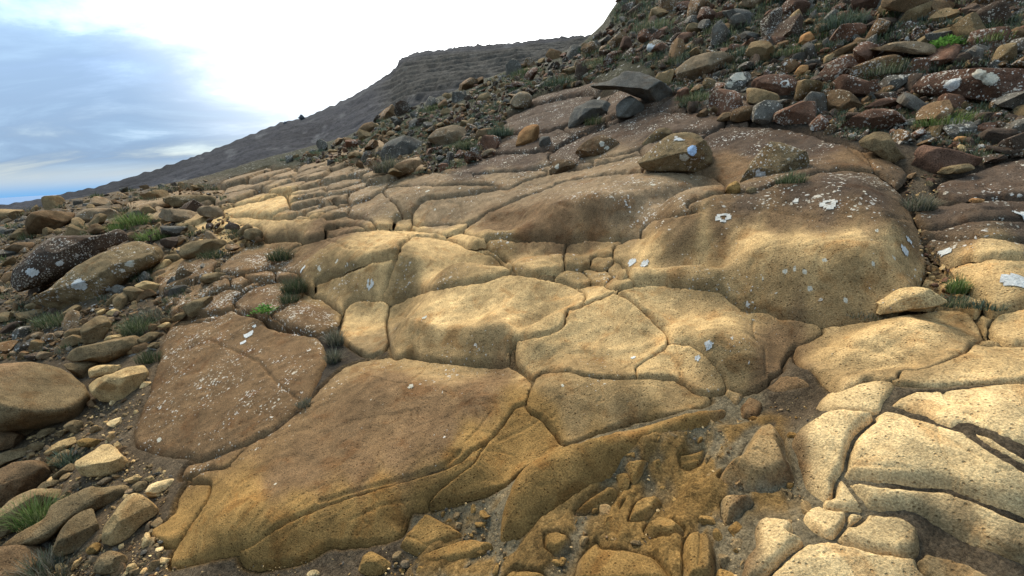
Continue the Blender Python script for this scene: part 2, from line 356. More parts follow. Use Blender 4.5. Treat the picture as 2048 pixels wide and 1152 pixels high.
sl("thin tan sheet along the top of the worn step", [(782,458),(820,459),(870,467),(892,477),(872,472),(812,470)], r=0.02)
sl("tan wedge dipping into the hollow below the wavy slab", [(938,504),(985,496),(997,501),(1012,518),(1026,531),(1016,541),(1004,536),(995,524),(969,510)], r=0.03)
sl("creased tan piece under the left tip of the wavy slab", [(895,472),(930,462),(946,470),(965,479),(975,493),(958,499),(934,501),(909,486)], r=0.02)
sl("smooth tan slab with a pointed left end, right of the gully", [(1592,701),(1605,677),(1635,656),(1678,646),(1736,637),(1795,629),(1824,623),(1873,614),(1932,616),(1955,642),(1965,669),(1939,681),(1922,701),(1873,726),(1834,740),(1795,744),(1785,761),(1736,757),(1717,767),(1682,775),(1654,759),(1639,744),(1605,726)], r=0.07, drop=0.14)
sl("long tan slab running out of the picture below the pointed slab", [(1939,684),(2000,687),(2120,695),(2120,745),(1960,764),(1880,770),(1790,766),(1800,748),(1834,744),(1875,730),(1922,705)], r=0.05)
sl("pale three-sided slab at the upper end of the yellow blocks", [(1638,809),(1656,787),(1690,780),(1720,768),(1770,762),(1790,772),(1768,797),(1762,812),(1752,822),(1700,819)], lift=0.03, r=0.035)
sl("pale slab with a dark notch, along the right edge of the picture", [(1775,806),(1797,794),(1830,777),(1880,773),(1930,772),(2130,758),(2130,930),(2048,890),(2000,870),(1950,850),(1925,846),(1900,852),(1850,832),(1800,817)], lift=0.02, r=0.05, drop=0.12)
sl("tall pale slab narrowing to a point, left of the widest yellow block", [(1589,874),(1608,854),(1656,827),(1707,822),(1744,829),(1707,860),(1691,895),(1685,929),(1668,953),(1659,988),(1642,982),(1618,963),(1608,929),(1601,902)], lift=0.06, r=0.05, drop=0.16)
sl("widest pale yellow slab of the lower right corner", [(1750,831),(1775,824),(1827,838),(1895,858),(1929,868),(1980,905),(2048,945),(2130,985),(2130,1050),(2048,1017),(2015,1008),(1963,987),(1895,963),(1827,957),(1758,952),(1697,942),(1688,922),(1694,895),(1710,865)], lift=0.06, r=0.05, drop=0.14)
sl("pale slab under the widest one, with a shaded front", [(1699,949),(1758,959),(1827,964),(1895,970),(1963,995),(2048,1027),(2130,1060),(2130,1150),(2048,1115),(1950,1080),(1870,1038),(1840,1018),(1810,1009),(1790,1011),(1742,1010),(1722,987),(1707,967)], lift=0.06, r=0.06, drop=0.2)
sl("long stone bar lying in the gap along the right edge", [(1940,852),(1965,855),(2010,890),(2060,920),(2060,936),(2000,905),(1960,880)], lift=0.02, r=0.03)
sl("small pale triangle above two pale blocks", [(1666,970),(1683,962),(1707,980),(1726,1010),(1690,1013),(1652,1011)], lift=0.05, r=0.025)
sl("small pale wedge beside a cracked corner piece", [(1611,1031),(1639,1015),(1684,1017),(1684,1042),(1662,1068),(1632,1055)], lift=0.05, r=0.025)
sl("cracked corner piece between two pale blocks", [(1688,1020),(1722,1018),(1718,1030),(1694,1046)], lift=0.035, r=0.015)
sl("pale rounded block with a sandy foot, under the shaded front", [(1673,1058),(1700,1040),(1748,1021),(1792,1028),(1831,1048),(1839,1083),(1826,1104),(1741,1096),(1690,1077)], lift=0.06, r=0.05, drop=0.14)
sl("broad pale slab cut by the bottom edge of the picture", [(1535,1160),(1570,1124),(1608,1094),(1656,1085),(1724,1101),(1820,1111),(1838,1141),(1850,1200),(1500,1200)], lift=0.07, r=0.05, drop=0.16)
sl("pale slab corner right of the broad bottom slab", [(1833,1109),(1895,1121),(1946,1139),(2010,1180),(1860,1200),(1845,1145)], lift=0.06, r=0.04)
sl("stepped pale block left of the broad bottom slab", [(1515,1049),(1533,1040),(1584,1049),(1574,1066),(1606,1083),(1580,1103),(1550,1134),(1530,1160),(1488,1175),(1495,1117),(1515,1090)], lift=0.07, r=0.045, drop=0.16)
sl("wedge of gold-brown rock pointing into the gravelly gully", [(1000,1066),(1004,1010),(1036,948),(1100,906),(1200,872),(1300,842),(1400,817),(1455,812),(1452,828),(1390,850),(1310,864),(1255,900),(1212,950),(1142,1000),(1082,1040),(1040,1074)], lift=0.07, r=0.09, drop=0.2)
sl("rounded brown slab above the gravelly gully", [(1056,800),(1061,780),(1075,752),(1100,743),(1140,741),(1175,747),(1200,758),(1270,757),(1340,756),(1390,780),(1415,790),(1420,800),(1400,810),(1340,823),(1280,836),(1230,850),(1180,868),(1130,886),(1110,862),(1085,832),(1058,815)], r=0.08, drop=0.15)
sl("gold wedge of bedrock between the great brown slab and the gully", [(862,1013),(875,990),(905,965),(950,930),(965,902),(1000,860),(1030,816),(1052,811),(1085,828),(1118,866),(1130,888),(1105,905),(1060,926),(1035,945),(1010,968),(960,985),(905,1000)], r=0.07, drop=0.18)
sl("great brown slab sloping down to the bottom left", [(385,958),(410,946),(455,935),(494,894),(548,863),(606,816),(642,776),(680,740),(720,722),(780,715),(840,717),(889,722),(958,728),(1012,729),(1045,747),(1062,765),(1055,795),(1030,812),(1000,848),(985,870),(940,897),(905,922),(780,963),(650,1006),(560,1045),(495,1085),(430,1105),(345,1128),(358,1090),(388,1044),(415,1002),(424,960)], r=0.06, drop=0.15)
sl("lower strip of brown rock along the great slab's front edge", [(480,1106),(500,1086),(562,1047),(652,1009),(782,966),(872,932),(918,914),(962,892),(965,905),(945,932),(900,966),(870,987),(855,1013),(822,1020),(802,1066),(740,1080),(660,1086),(620,1110),(560,1122),(500,1124)], r=0.07, drop=0.18)
sl("small brown corner at the lowest left end of the great slab", [(304,1064),(345,1031),(362,984),(382,962),(422,952),(413,1000),(386,1042),(358,1082),(328,1082)], r=0.045, drop=0.14)
sl("reddish brown slab thick with white lichen specks, left of the grassy crack", [(258,870),(265,845),(285,800),(305,740),(320,680),(345,652),(430,637),(470,617),(482,625),(520,630),(545,650),(600,660),(640,672),(655,690),(658,720),(640,760),(622,790),(580,830),(530,865),(490,885),(440,905),(380,920),(330,915),(280,902),(262,895)], lift=0.03, r=0.06, drop=0.14)
sl("thin brown sliver between the two great brown slabs", [(366,950),(382,924),(442,909),(492,890),(545,862),(520,884),(455,930),(404,945)], r=0.025)
sl("lichened brown slab under the dark grass tuft", [(470,602),(500,576),(545,561),(580,561),(600,583),(570,610),(545,626),(520,627),(490,614)], r=0.04)
sl("lichened brown block below the step, above the grassy crack", [(545,614),(557,604),(588,596),(609,586),(648,594),(672,616),(684,633),(676,645),(660,655),(640,666),(617,665),(578,651),(547,633)], r=0.05)
sl("low brown slab with a grass tuft, left of the worn step", [(440,540),(470,505),(510,487),(560,480),(600,485),(575,502),(555,525),(520,540),(480,548)], r=0.05)
sl("pair of small gold rocks, the upper one, in the bottom gravel", [(800,1090),(821,1056),(852,1026),(889,1043),(924,1066),(872,1090),(835,1103)], lift=0.05, r=0.05, drop=0.12)
sl("pair of small gold rocks, the lower and longer one, in the bottom gravel", [(841,1113),(872,1097),(934,1079),(985,1086),(941,1110),(869,1124)], lift=0.045, r=0.04, drop=0.1)
sl("sandy knob of pale rock in the gully, left of the tall pale slab", [(1427,956),(1437,922),(1471,895),(1491,861),(1539,842),(1578,849),(1587,876),(1600,908),(1600,950),(1553,977),(1519,980),(1471,962)], lift=0.09, soft=True, r=0.120, drop=0.18)
sl("small pale knob with a red-brown right side, lower in the gully", [(1433,990),(1457,982),(1502,980),(1522,990),(1495,1018),(1451,1045),(1437,1018)], lift=0.07, soft=True, r=0.075, drop=0.14)
sl("two-lobed gold rock cut by the bottom edge", [(1358,1072),(1399,1052),(1430,1066),(1440,1100),(1435,1160),(1365,1165)], lift=0.07, soft=True, r=0.075, drop=0.14)
sl("angular gold block pointing right in the gully", [(1245,919),(1282,912),(1334,897),(1302,925),(1278,963),(1259,961)], lift=0.06, soft=True, r=0.045, drop=0.1)
sl("round orange-gold lump standing alone in the gravel", [(1082,1066),(1112,1056),(1146,1066),(1143,1093),(1112,1110),(1081,1100)], lift=0.06, soft=True, r=0.075, drop=0.1)
sl("low gold ledge across the gully", [(1142,1014),(1163,994),(1211,962),(1245,970),(1228,997),(1183,1021),(1149,1031)], lift=0.045, soft=True, r=0.075, drop=0.1)
sl("small dark gold rock beside the low ledge", [(1231,994),(1259,990),(1245,1018),(1235,1028)], lift=0.035, soft=True, r=0.030)
sl("gold rock above the bottom lumps in the gully", [(1248,1042),(1265,997),(1300,984),(1330,990),(1317,1018),(1282,1042)], lift=0.05, soft=True, r=0.060, drop=0.1)
sl("pale-topped lump in the middle of the gully", [(1279,1049),(1310,1023),(1350,1031),(1380,1050),(1370,1075),(1300,1072)], lift=0.06, soft=True, r=0.075, drop=0.11)
sl("broad stained gold mass at the bottom of the gully", [(1170,1080),(1197,1064),(1211,1080),(1265,1086),(1317,1100),(1350,1140),(1345,1180),(1150,1180),(1150,1110)], lift=0.035, soft=True, r=0.105, drop=0.1)
sl("flat gold patch of rock at the bottom edge, left of the stained mass", [(1000,1150),(1026,1131),(1088,1134),(1105,1160),(990,1180)], lift=0.02, soft=True, r=0.060)
sl("grooved gold patch in the upper gully gravel", [(1351,900),(1416,888),(1404,932),(1356,946)], lift=0.02, soft=True, r=0.060, drop=0.06)
sl("red-brown knob at the head of the gully", [(1481,811),(1498,792),(1526,806),(1519,828),(1487,832)], lift=0.05, r=0.04, drop=0.1)
sl("small red-brown knob touching the ridged tan slab", [(1451,781),(1471,776),(1488,790),(1475,808),(1462,800)], lift=0.04, r=0.03)
sl("red layered rock below the ridged slab's right side", [(1530,775),(1570,748),(1610,752),(1625,772),(1590,782),(1550,786)], lift=0.02, r=0.03)
sl("large dark slab under the perched boulders", [(1290,343),(1320,315),(1390,285),(1420,265),(1450,252),(1500,250),(1560,254),(1650,277),(1716,302),(1745,340),(1735,341),(1700,337),(1600,353),(1500,381),(1450,386),(1440,360),(1400,346)], r=0.1, drop=0.1)
sl("tan chute of rock with curved cracks below the dark slab's right end", [(1712,305),(1740,300),(1800,330),(1810,345),(1800,368),(1788,372),(1765,354),(1745,340)], r=0.05)
sl("dark slab behind the boulder with the blue lichen", [(1100,310),(1150,278),(1240,240),(1320,224),(1400,226),(1450,236),(1440,250),(1415,262),(1370,262),(1320,270),(1285,295),(1240,310),(1180,322),(1120,326)], r=0.08)
sl("dark slab under the angular overhanging block", [(1000,252),(1030,225),(1080,206),(1140,192),(1185,190),(1160,215),(1140,245),(1095,262),(1040,263)], r=0.08)
sl("dark ledge left of the angular overhanging block", [(1056,206),(1075,192),(1130,176),(1190,170),(1200,186),(1140,190),(1080,204)], r=0.06)
sl("lichened slab below the standing orange stone", [(880,342),(930,326),(980,307),(1040,305),(1105,303),(1098,326),(1050,337),(1000,340),(940,346)], r=0.07)
sl("smooth grey-brown band above the wavy slab", [(828,427),(848,402),(881,398),(936,392),(994,378),(1014,379),(1053,362),(1092,350),(1158,338),(1220,325),(1276,312),(1290,325),(1282,344),(1200,350),(1130,363),(1050,393),(975,430),(935,446),(920,447),(850,449),(830,446)], r=0.07)
sl("tan-grey slab left of the smooth band, crossed by a crack", [(769,378),(790,371),(850,373),(900,374),(994,376),(936,391),(912,394),(881,396),(848,400),(826,426),(808,429),(797,410),(783,397)], r=0.06)
sl("thin upper slab with a worn pale edge", [(772,374),(800,352),(870,343),(890,348),(940,348),(945,360),(985,370),(992,374),(930,371),(870,373),(800,369)], r=0.05)
sl("blocky lichened slab in the notch above the smooth band", [(938,355),(955,345),(1000,339),(1060,339),(1090,340),(1085,350),(1050,362),(1014,378),(992,375),(975,364)], r=0.06)
sl("steep brown face below the thin upper slab", [(700,426),(705,410),(735,398),(767,381),(783,397),(797,412),(804,428),(785,440),(778,458),(755,456),(740,440),(725,430)], r=0.05)
sl("small lichened slab above the steep brown face", [(705,386),(730,371),(765,362),(800,352),(790,368),(768,377),(735,396),(706,407),(697,396)], r=0.05)
sl("curved rind of rock peeling round a hollow", [(654,438),(673,430),(705,426),(728,436),(752,456),(736,460),(720,448),(705,442),(673,440)], r=0.03)
sl("long worn tan bar with a steep front, left of the worn step", [(450,435),(480,430),(520,434),(560,438),(610,440),(660,438),(668,450),(645,456),(645,472),(620,483),(590,484),(560,479),(530,471),(520,450),(490,445)], r=0.05, drop=0.14)
sl("tan end piece joined to the long worn bar", [(647,457),(690,450),(715,448),(735,459),(720,464),(690,468),(647,474)], r=0.04)
sl("worn tan ledge above the long bar", [(445,416),(470,408),(520,398),(565,386),(570,400),(573,418),(545,428),(525,430),(500,426),(470,426),(450,426)], r=0.06)
sl("small upright tan stone in a corner of the bedrock", [(779,458),(788,440),(803,428),(820,428),(822,440),(818,456)], r=0.04)
sl("smooth tan hump left of the wavy slab's tip", [(822,454),(838,438),(855,435),(880,440),(930,448),(926,458),(895,470),(870,465)], r=0.05)
sl("dark slab along the right edge, the uppermost of three", [(1880,372),(1960,341),(2110,300),(2110,380),(1950,395),(1890,391)], r=0.06)
sl("dark slab along the right edge, the middle of three", [(1835,432),(1870,415),(1950,400),(2110,385),(2110,425),(1950,440),(1860,456)], r=0.05)
sl("dark slab along the right edge, the lowest of three", [(1850,460),(1950,445),(2110,430),(2110,476),(1960,475),(1875,471)], r=0.05)
sl("tan slab with a white lichen patch at its left end, right edge", [(1860,485),(1882,473),(1950,476),(2110,482),(2110,502),(1950,514),(1897,525),(1872,505)], r=0.05)
sl("bulging tan-brown slab with white lichen splashes, right edge", [(1897,530),(1930,516),(2110,504),(2110,580),(2012,612),(1990,616),(1975,590),(1950,570),(1935,550)], r=0.07, drop=0.16)
sl("shaded brown slab at the right edge below the bulging one", [(1985,650),(2015,615),(2110,585),(2110,690),(2010,680)], r=0.06)

# shallow cracks and creases that do not part the rock: (width, depth m, points); depth < 0 is a rib
GROOVES = [
 (0.012, 0.03, [(1544,384),(1587,410),(1618,435),(1671,451)]), (0.012, 0.03, [(1454,410),(1473,419),(1518,423),(1538,419),(1577,427),(1618,437)]),
 (0.01, 0.025, [(1618,437),(1671,427),(1743,433),(1817,437)]), (0.012, 0.03, [(1120,414),(1159,427),(1217,441),(1276,449),(1290,456)]),
 (0.01, 0.02, [(1140,410),(1200,400),(1280,396)]), (0.01, 0.03, [(1508,632),(1505,656),(1512,677),(1530,697),(1531,755)]),
 (0.008, 0.012, [(1400,705),(1430,700),(1480,720),(1490,760)]), (0.01, 0.02, [(776,616),(817,633),(800,653),(790,690)]),
 (0.008, 0.015, [(889,575),(870,600),(840,612)]), (0.012, 0.025, [(1200,757),(1205,790),(1192,806)]), (0.01, 0.025, [(1050,474),(1052,492),(1058,505)]),
 (0.01, 0.02, [(1090,505),(1108,525),(1122,533)]), (0.01, 0.018, [(1050,488),(1090,486),(1120,488)]), (0.012, 0.02, [(640,470),(700,500),(760,505)]),
 (0.012, 0.03, [(420,690),(470,710),(520,735),(560,780),(600,800)]), (0.012, 0.02, [(300,730),(400,700),(440,705)]), (0.015, 0.03, [(560,660),(540,700)]),
 (0.012, 0.025, [(860,720),(840,745),(815,765),(770,760),(720,745)]), (0.012, 0.02, [(420,965),(412,1010),(395,1045)]), (0.012, 0.02, [(500,905),(470,930),(430,945)]),
 (0.02, 0.04, [(920,900),(880,930),(800,955),(720,975),(640,1000)]), (0.012, 0.02, [(980,820),(960,850),(930,880)]), (0.01, 0.02, [(960,898),(1000,905),(1030,912)]),
 (0.015, 0.02, [(700,1040),(760,1010),(815,1000)]), (0.01, 0.03, [(816,1020),(806,1050),(803,1066)]), (0.012, 0.025, [(1756,642),(1830,654),(1900,660),(1945,672)]),
 (0.012, 0.02, [(1860,640),(1900,650),(1950,668)]), (0.03, 0.03, [(1650,690),(1740,700),(1790,720),(1830,735)]), (0.012, 0.02, [(1700,945),(1758,950),(1820,955)]),
 (0.012, 0.02, [(1800,850),(1860,880),(1930,920),(2000,960)]), (0.02, 0.03, [(1880,775),(1898,795),(1930,810)]), (0.012, 0.03, [(1937,830),(1960,845),(2000,866)]),
 (0.012, 0.03, [(1469,950),(1485,929),(1512,924),(1533,936)]), (0.01, 0.02, [(1520,900),(1550,905),(1580,895)]), (0.015, 0.03, [(1399,1055),(1400,1100),(1396,1150)]),
 (0.012, 0.025, [(1350,915),(1380,912),(1412,905)]), (0.012, 0.025, [(1352,930),(1380,925),(1405,920)]), (0.012, 0.03, [(920,410),(924,430),(926,446)]),
 (0.01, 0.02, [(897,403),(920,410)]), (0.012, 0.03, [(879,350),(872,370),(860,376),(830,386)]), (0.012, 0.02, [(1105,375),(1102,352)]),
 (0.012, 0.03, [(1700,300),(1730,320),(1770,350),(1795,372)]), (0.012, 0.025, [(1690,290),(1720,312),(1760,345)]), (0.012, 0.02, [(1430,290),(1500,300),(1600,300),(1680,310)]),
 (0.012, 0.02, [(1440,310),(1520,330)]), (0.015, 0.03, [(1640,262),(1665,292)]), (0.012, 0.03, [(1240,255),(1320,245),(1400,250)]), (0.015, 0.03, [(1030,240),(1080,225),(1140,215)]),
 (0.012, 0.02, [(1290,470),(1240,480),(1228,492)]), (0.012, 0.03, [(1231,492),(1228,505),(1243,524)]), (0.012, 0.02, [(1860,440),(1950,425),(2048,410)]),
 (0.012, 0.02, [(1890,470),(1960,462),(2048,455)]), (0.012, 0.02, [(1920,390),(2048,350)]), (0.06, -0.03, [(1233,588),(1300,626),(1360,660),(1420,680)]),
 (0.012, 0.02, [(570,445),(575,478)]), (0.012, 0.02, [(1094,760),(1130,752)]), (0.03, 0.03, [(1085,830),(1060,850),(1000,880)]),
 (0.012, 0.03, [(1010,725),(1016,700),(1034,680)]),
 (0.05, -0.028, [(800,646),(850,656),(900,666),(960,666),(1040,646),(1110,612),(1160,598)]), (0.06, -0.02, [(700,512),(800,520),(860,522),(940,512)]),
 (0.06, -0.03, [(980,432),(1050,422),(1130,414),(1210,405),(1280,396),(1370,378)]), (0.05, -0.02, [(1060,690),(1130,698),(1230,708),(1300,688)]),
 (0.06, -0.025, [(1610,700),(1680,722),(1760,726),(1850,705)]),
]
DISHES = [((955,625),0.14,0.05),((1010,590),0.1,0.012),((1600,435),0.35,0.012),((1000,452),0.2,0.02),((740,490),0.2,0.02),
          ((850,500),0.15,0.015),((1395,612),0.12,0.012),((1640,512),0.02,0.012),((1505,527),0.02,0.012),((1190,790),0.05,0.012),
          ((690,860),0.3,0.02),((450,800),0.25,0.02),((1760,1000),0.15,0.015),((1900,800),0.08,0.03),((1530,880),0.06,0.02)]

# lichen one can point to: (x, y, radius in px, 0 cream / 1 white / 2 pale blue / 3 ring)
SPOTS = [(1390,297,11,2),(1362,268,13,1),(1366,316,8,0),(1447,434,12,3),(1657,407,11,3),(1592,398,6,3),(1604,391,5,0),(1418,690,8,1),(1394,716,6,1),(1267,715,5,1),
 (740,568,9,3),(500,672,9,1),(490,690,7,1),(510,655,5,1),(640,538,7,0),(675,523,6,0),(695,528,6,0),(605,538,8,1),(1140,745,5,1),(1055,775,6,1),(850,635,8,0),(790,655,6,0),
 (1365,380,9,0),(1318,386,8,0),(1305,371,6,0),(1348,370,5,0),(1298,350,5,0),(1208,366,6,0),(1230,362,5,0),(1232,405,7,0),(1290,340,4,0),(1900,168,13,1),(2005,222,8,1),
 (2030,560,13,1),(1890,505,8,1),(1945,575,4,1),(2048,425,10,1),(1982,520,5,0),(1650,520,6,0),(1590,540,5,0),(1620,580,6,0),(1525,556,4,0),(1745,530,6,0),(1810,500,8,1),(1790,515,6,0),
 (1570,545,6,0),(1610,545,6,0),(1690,600,5,0),(855,383,7,0),(868,395,5,0),(870,420,5,0),(920,378,5,0),(838,375,4,0),(778,362,5,1),(790,358,4,1),(675,372,5,1),
 (1516,352,10,1),(1265,525,9,1),(1290,528,8,1),(720,915,7,0),(665,895,8,0),(320,880,6,0),(550,965,6,0),(640,925,5,0),(1125,770,6,0),(1155,768,5,0),(820,770,9,0),
 (155,570,12,1),(150,575,8,1),(230,585,9,1),(60,545,6,1),(137,531,6,1),(260,527,6,0),(120,525,4,1),(1300,125,15,1),(1300,98,8,1),(1570,130,8,1),(1558,140,8,1),(1478,150,10,0),(1570,165,6,3),
 (1680,75,7,1),(1960,33,12,1),(1985,150,9,0),(1955,145,9,0),(1700,300,5,0),(1660,276,6,1),(1570,260,5,0),(1605,276,5,0),(1460,168,5,0),(1205,284,7,0),(1215,293,6,0),(1225,245,6,0),(1240,248,5,0),
 (1112,330,6,0),(1080,335,6,0),(1030,318,6,0),(1010,325,5,0),(560,345,4,0),(1755,460,5,0),(1700,430,6,0),(1720,420,5,0),(1730,380,5,0),(1680,370,5,0),(1710,410,5,0),(1820,480,6,1)]
# ------------------------------------------------------------------ loose boulders and stones, traced: (name, label, colour, lichen, points, options)
T = []
def st(name, label, col, lich, pts, **kw):
    T.append(dict(name=name, label=label, col=col, lich=lich, pts=pts, **kw))
# perched on the bedrock
st('boulder', "perched boulder with a round pale blue lichen patch", 'OLIVE', 0.35, [(1278,322),(1300,300),(1325,280),(1345,268),(1385,266),(1410,280),(1427,305),(1425,328),(1405,345),(1350,345),(1295,341)], thick=1.0, cuts=4)
st('boulder', "perched boulder with pale specks and grass at its foot", 'OLIVE', 0.55, [(1482,364),(1500,330),(1528,293),(1545,282),(1580,290),(1612,305),(1614,325),(1600,347),(1565,358),(1530,367),(1488,373)], thick=0.8, cuts=4, seat=0.3)
st('stone', "small round orange-brown stone beside the speckled perched boulder", 'GOLD', 0.05, [(1450,384),(1458,368),(1470,360),(1480,368),(1480,384),(1466,389)])
st('stone', "small stone tucked under the speckled perched boulder", 'OLIVE', 0.1, [(1491,383),(1496,374),(1512,374),(1512,384),(1500,388)])
st('boulder', "wedge-shaped perched boulder above the curved tan chute", 'OLIVE', 0.12, [(1716,283),(1734,271),(1763,260),(1777,264),(1785,279),(1802,305),(1811,317),(1790,325),(1775,323),(1760,315),(1743,305),(1722,294)], thick=0.8)
st('boulder', "red layered boulder right of the wedge-shaped one", 'RED', 0.03, [(1817,339),(1829,315),(1826,308),(1840,286),(1870,293),(1921,303),(1972,317),(1955,332),(1900,348),(1870,351),(1829,346)], thick=0.5, cuts=8, seat=0.3)
st('stone', "flat grey-brown stone leaning on the red layered boulder", 'OLIVE', 0.03, [(1870,347),(1884,335),(1937,327),(1952,337),(1930,345),(1887,350)], thick=0.6, seat=0.8)
st('stone', "small bright orange stone above the red layered boulder", 'ORANGE', 0.0, [(1901,285),(1914,273),(1933,274),(1933,284),(1914,287)])
st('stone', "small tan stone under the bright orange one", 'TAN', 0.0, [(1914,294),(1919,288),(1930,291),(1936,303),(1921,306)])
st('stone', "small orange stone in the crack of the dark right-hand slabs", 'ORANGE', 0.0, [(1936,402),(1946,396),(1970,399),(1964,405),(1948,406)])
st('boulder', "tan boulder with a pinkish lichened top in the right-hand crack", 'TAN', 0.30, [(1752,605),(1775,588),(1800,574),(1860,577),(1880,592),(1894,605),(1860,615),(1800,623),(1752,630),(1757,612)], thick=0.9, seat=0.4)
# upper middle
st('boulder', "great angular dark block overhanging a hollow", 'GREY', 0.12, [(1182,171),(1238,152),(1245,140),(1282,144),(1333,168),(1351,190),(1348,213),(1306,222),(1293,208),(1286,200),(1252,187),(1231,179),(1197,180)], thick=1.1, cuts=0, seat=0.9, box=0.4, planes=[(-0.1,0.8,0.6,0.30),(0.6,-0.3,0.75,0.42),(-0.3,-0.75,0.55,0.35)])
st('boulder', "rounded grey stone propping the overhanging block", 'GREY', 0.15, [(1135,256),(1150,215),(1190,197),(1220,200),(1232,215),(1222,236),(1196,238),(1165,246),(1147,264)], thick=0.9, seat=0.35)
st('boulder', "small dark angular stone under the overhanging block", 'GREY', 0.08, [(1232,232),(1235,208),(1258,190),(1290,210),(1292,224),(1270,231),(1240,238)], thick=0.9, cuts=2, box=0.5, planes=[(-0.4,0.7,0.6,0.4),(0.5,-0.1,0.85,0.45)])
st('boulder', "standing stone with a flat orange face and dark sides", 'ORANGE', 0.05, [(1032,287),(1040,262),(1060,250),(1078,252),(1076,280),(1065,300),(1038,303)], cuts=1, box=0.45, tint=0.8, planes=[(-0.35,0.6,0.7,0.45),(0.1,-0.5,0.85,0.5),(0.8,0.0,0.5,0.5)])
st('stone', "small dark stone beside the standing orange one", 'GREY', 0.05, [(1078,290),(1082,274),(1100,275),(1102,292),(1090,296)], box=0.5)
st('stone', "small sausage-shaped stone left of the standing orange one", 'GREYB', 0.0, [(958,312),(972,300),(985,296),(994,298),(984,308),(966,316)])
st('boulder', "orange-brown boulder on the left edge of the rubble bank", 'RBROWN', 0.2, [(788,342),(795,326),(830,318),(850,322),(845,336),(805,352)], seat=0.3)
st('boulder', "mossy brown boulder in the middle of the rubble", 'GREYB', 0.3, [(855,280),(870,260),(905,250),(930,256),(935,275),(920,294),(885,294)], seat=0.3)
st('boulder', "low brown boulder among tumbled orange stones", 'BROWN', 0.25, [(950,280),(955,260),(985,256),(1001,270),(992,276),(960,279)], seat=0.3)
st('boulder', "pale lichened boulder high in the rubble", 'GREYB', 0.6, [(1020,207),(1030,190),(1050,182),(1065,195),(1060,214),(1030,218)], seat=0.4)
st('stone', "smooth egg-shaped stone on the rubble crest", 'OLIVE', 0.1, [(950,205),(960,190),(977,185),(979,199),(960,208)])
st('stone', "orange-brown stone at the rubble's left edge, by pale stones", 'RBROWN', 0.15, [(712,268),(725,249),(745,242),(748,260),(736,272),(715,275)])
st('boulder', "dark mossy boulder above the tumbled left edge", 'GREY', 0.3, [(760,308),(775,286),(810,270),(845,280),(846,300),(800,320),(765,326)], seat=0.25)
st('boulder', "brown lichened rock under the boulder with the blue lichen, to its left", 'BROWN', 0.5, [(1150,308),(1165,288),(1200,270),(1235,280),(1244,298),(1225,318),(1180,322)], seat=0.2, thick=0.7)
st('stone', "long leaning stone left of the blue-lichened boulder", 'OLIVE', 0.25, [(1275,298),(1290,280),(1315,258),(1338,253),(1344,266),(1320,284),(1290,302)], seat=0.3)
st('boulder', "white-lichened hummock left of the brown lichened rock", 'BROWN', 0.75, [(1100,348),(1105,326),(1125,318),(1150,325),(1160,335),(1130,345)], seat=0.2)
# rubble bank, upper right
st('boulder', "large grey boulder with a pale rim, high on the bank", 'GREYB', 0.35, [(1354,137),(1387,113),(1426,104),(1455,106),(1470,115),(1465,125),(1436,137),(1406,154),(1391,162),(1363,164),(1355,152)], seat=0.45, cuts=4)
st('boulder', "upright grey boulder streaked with white lichen", 'GREY', 0.65, [(1447,197),(1451,166),(1469,145),(1496,144),(1502,156),(1488,178),(1484,194),(1465,201)], seat=0.3)
st('boulder', "square brown block split below a reddish boulder", 'OLIVE', 0.1, [(1493,188),(1496,177),(1514,176),(1555,189),(1558,205),(1555,217),(1523,213),(1494,205)], box=0.5, seat=0.5, cuts=3)
st('boulder', "reddish lichened boulder resting on the square brown block", 'RED', 0.5, [(1500,172),(1514,156),(1543,149),(1582,152),(1594,166),(1588,191),(1578,213),(1563,215),(1557,195),(1549,184),(1523,177)], seat=0.35)
st('boulder', "brown rock with a rusty top among heather, upper right", 'RBROWN', 0.45, [(1654,207),(1656,182),(1677,178),(1699,184),(1730,213),(1712,225),(1660,225)], seat=0.25)
st('boulder', "long brown log-like stone lying across the bank", 'RBROWN', 0.05, [(1648,118),(1668,102),(1707,84),(1730,80),(1722,90),(1687,108),(1660,121)], seat=0.4, thick=0.8)
st('boulder', "pointed log-like stone near the top right corner", 'OLIVE', 0.05, [(1834,80),(1873,61),(1921,49),(1939,51),(1929,61),(1892,76),(1847,86)], seat=0.4, thick=0.8)
st('boulder', "flat overhanging slab above a black hollow", 'GREYB', 0.2, [(1726,100),(1757,94),(1785,86),(1832,82),(1871,92),(1866,109),(1824,108),(1785,103)], seat=1.6, thick=1.6, box=0.5)
st('boulder', "brown lichened boulder below the log-like stone", 'BROWN', 0.5, [(1648,135),(1683,112),(1730,105),(1742,117),(1722,141),(1687,148),(1645,148)], seat=0.3)
st('boulder', "upright stone with a sunlit right side, far right of the bank", 'OLIVE', 0.25, [(1984,119),(2000,92),(2033,86),(2035,109),(2025,129),(1996,128)], seat=0.4, cuts=6)
st('stone', "small tan stone left of the upright sunlit stone", 'OLIVE', 0.05, [(1929,109),(1945,96),(1968,95),(1953,105)])
st('boulder', "wide maroon rock with a long white lichen patch, right edge", 'RED', 0.6, [(1824,178),(1851,152),(1902,141),(1980,135),(2048,137),(2130,140),(2130,205),(2000,205),(1941,197),(1882,193),(1847,188)], seat=0.25, thick=0.9, tint=0.7)
st('stone', "orange stone lying on the wide maroon rock", 'GOLD', 0.0, [(2023,190),(2048,168),(2085,168),(2085,192)], seat=0.6)
st('boulder', "brown block at the top edge casting a black shadow", 'BROWN', 0.2, [(1763,14),(1773,-8),(1855,-8),(1853,20),(1818,26),(1785,21)], seat=0.9, box=0.5)
st('boulder', "maroon rock at the top edge beside the brown block", 'RED', 0.45, [(1703,-8),(1757,-8),(1753,18),(1714,31),(1705,18)], seat=0.3, tint=0.7)
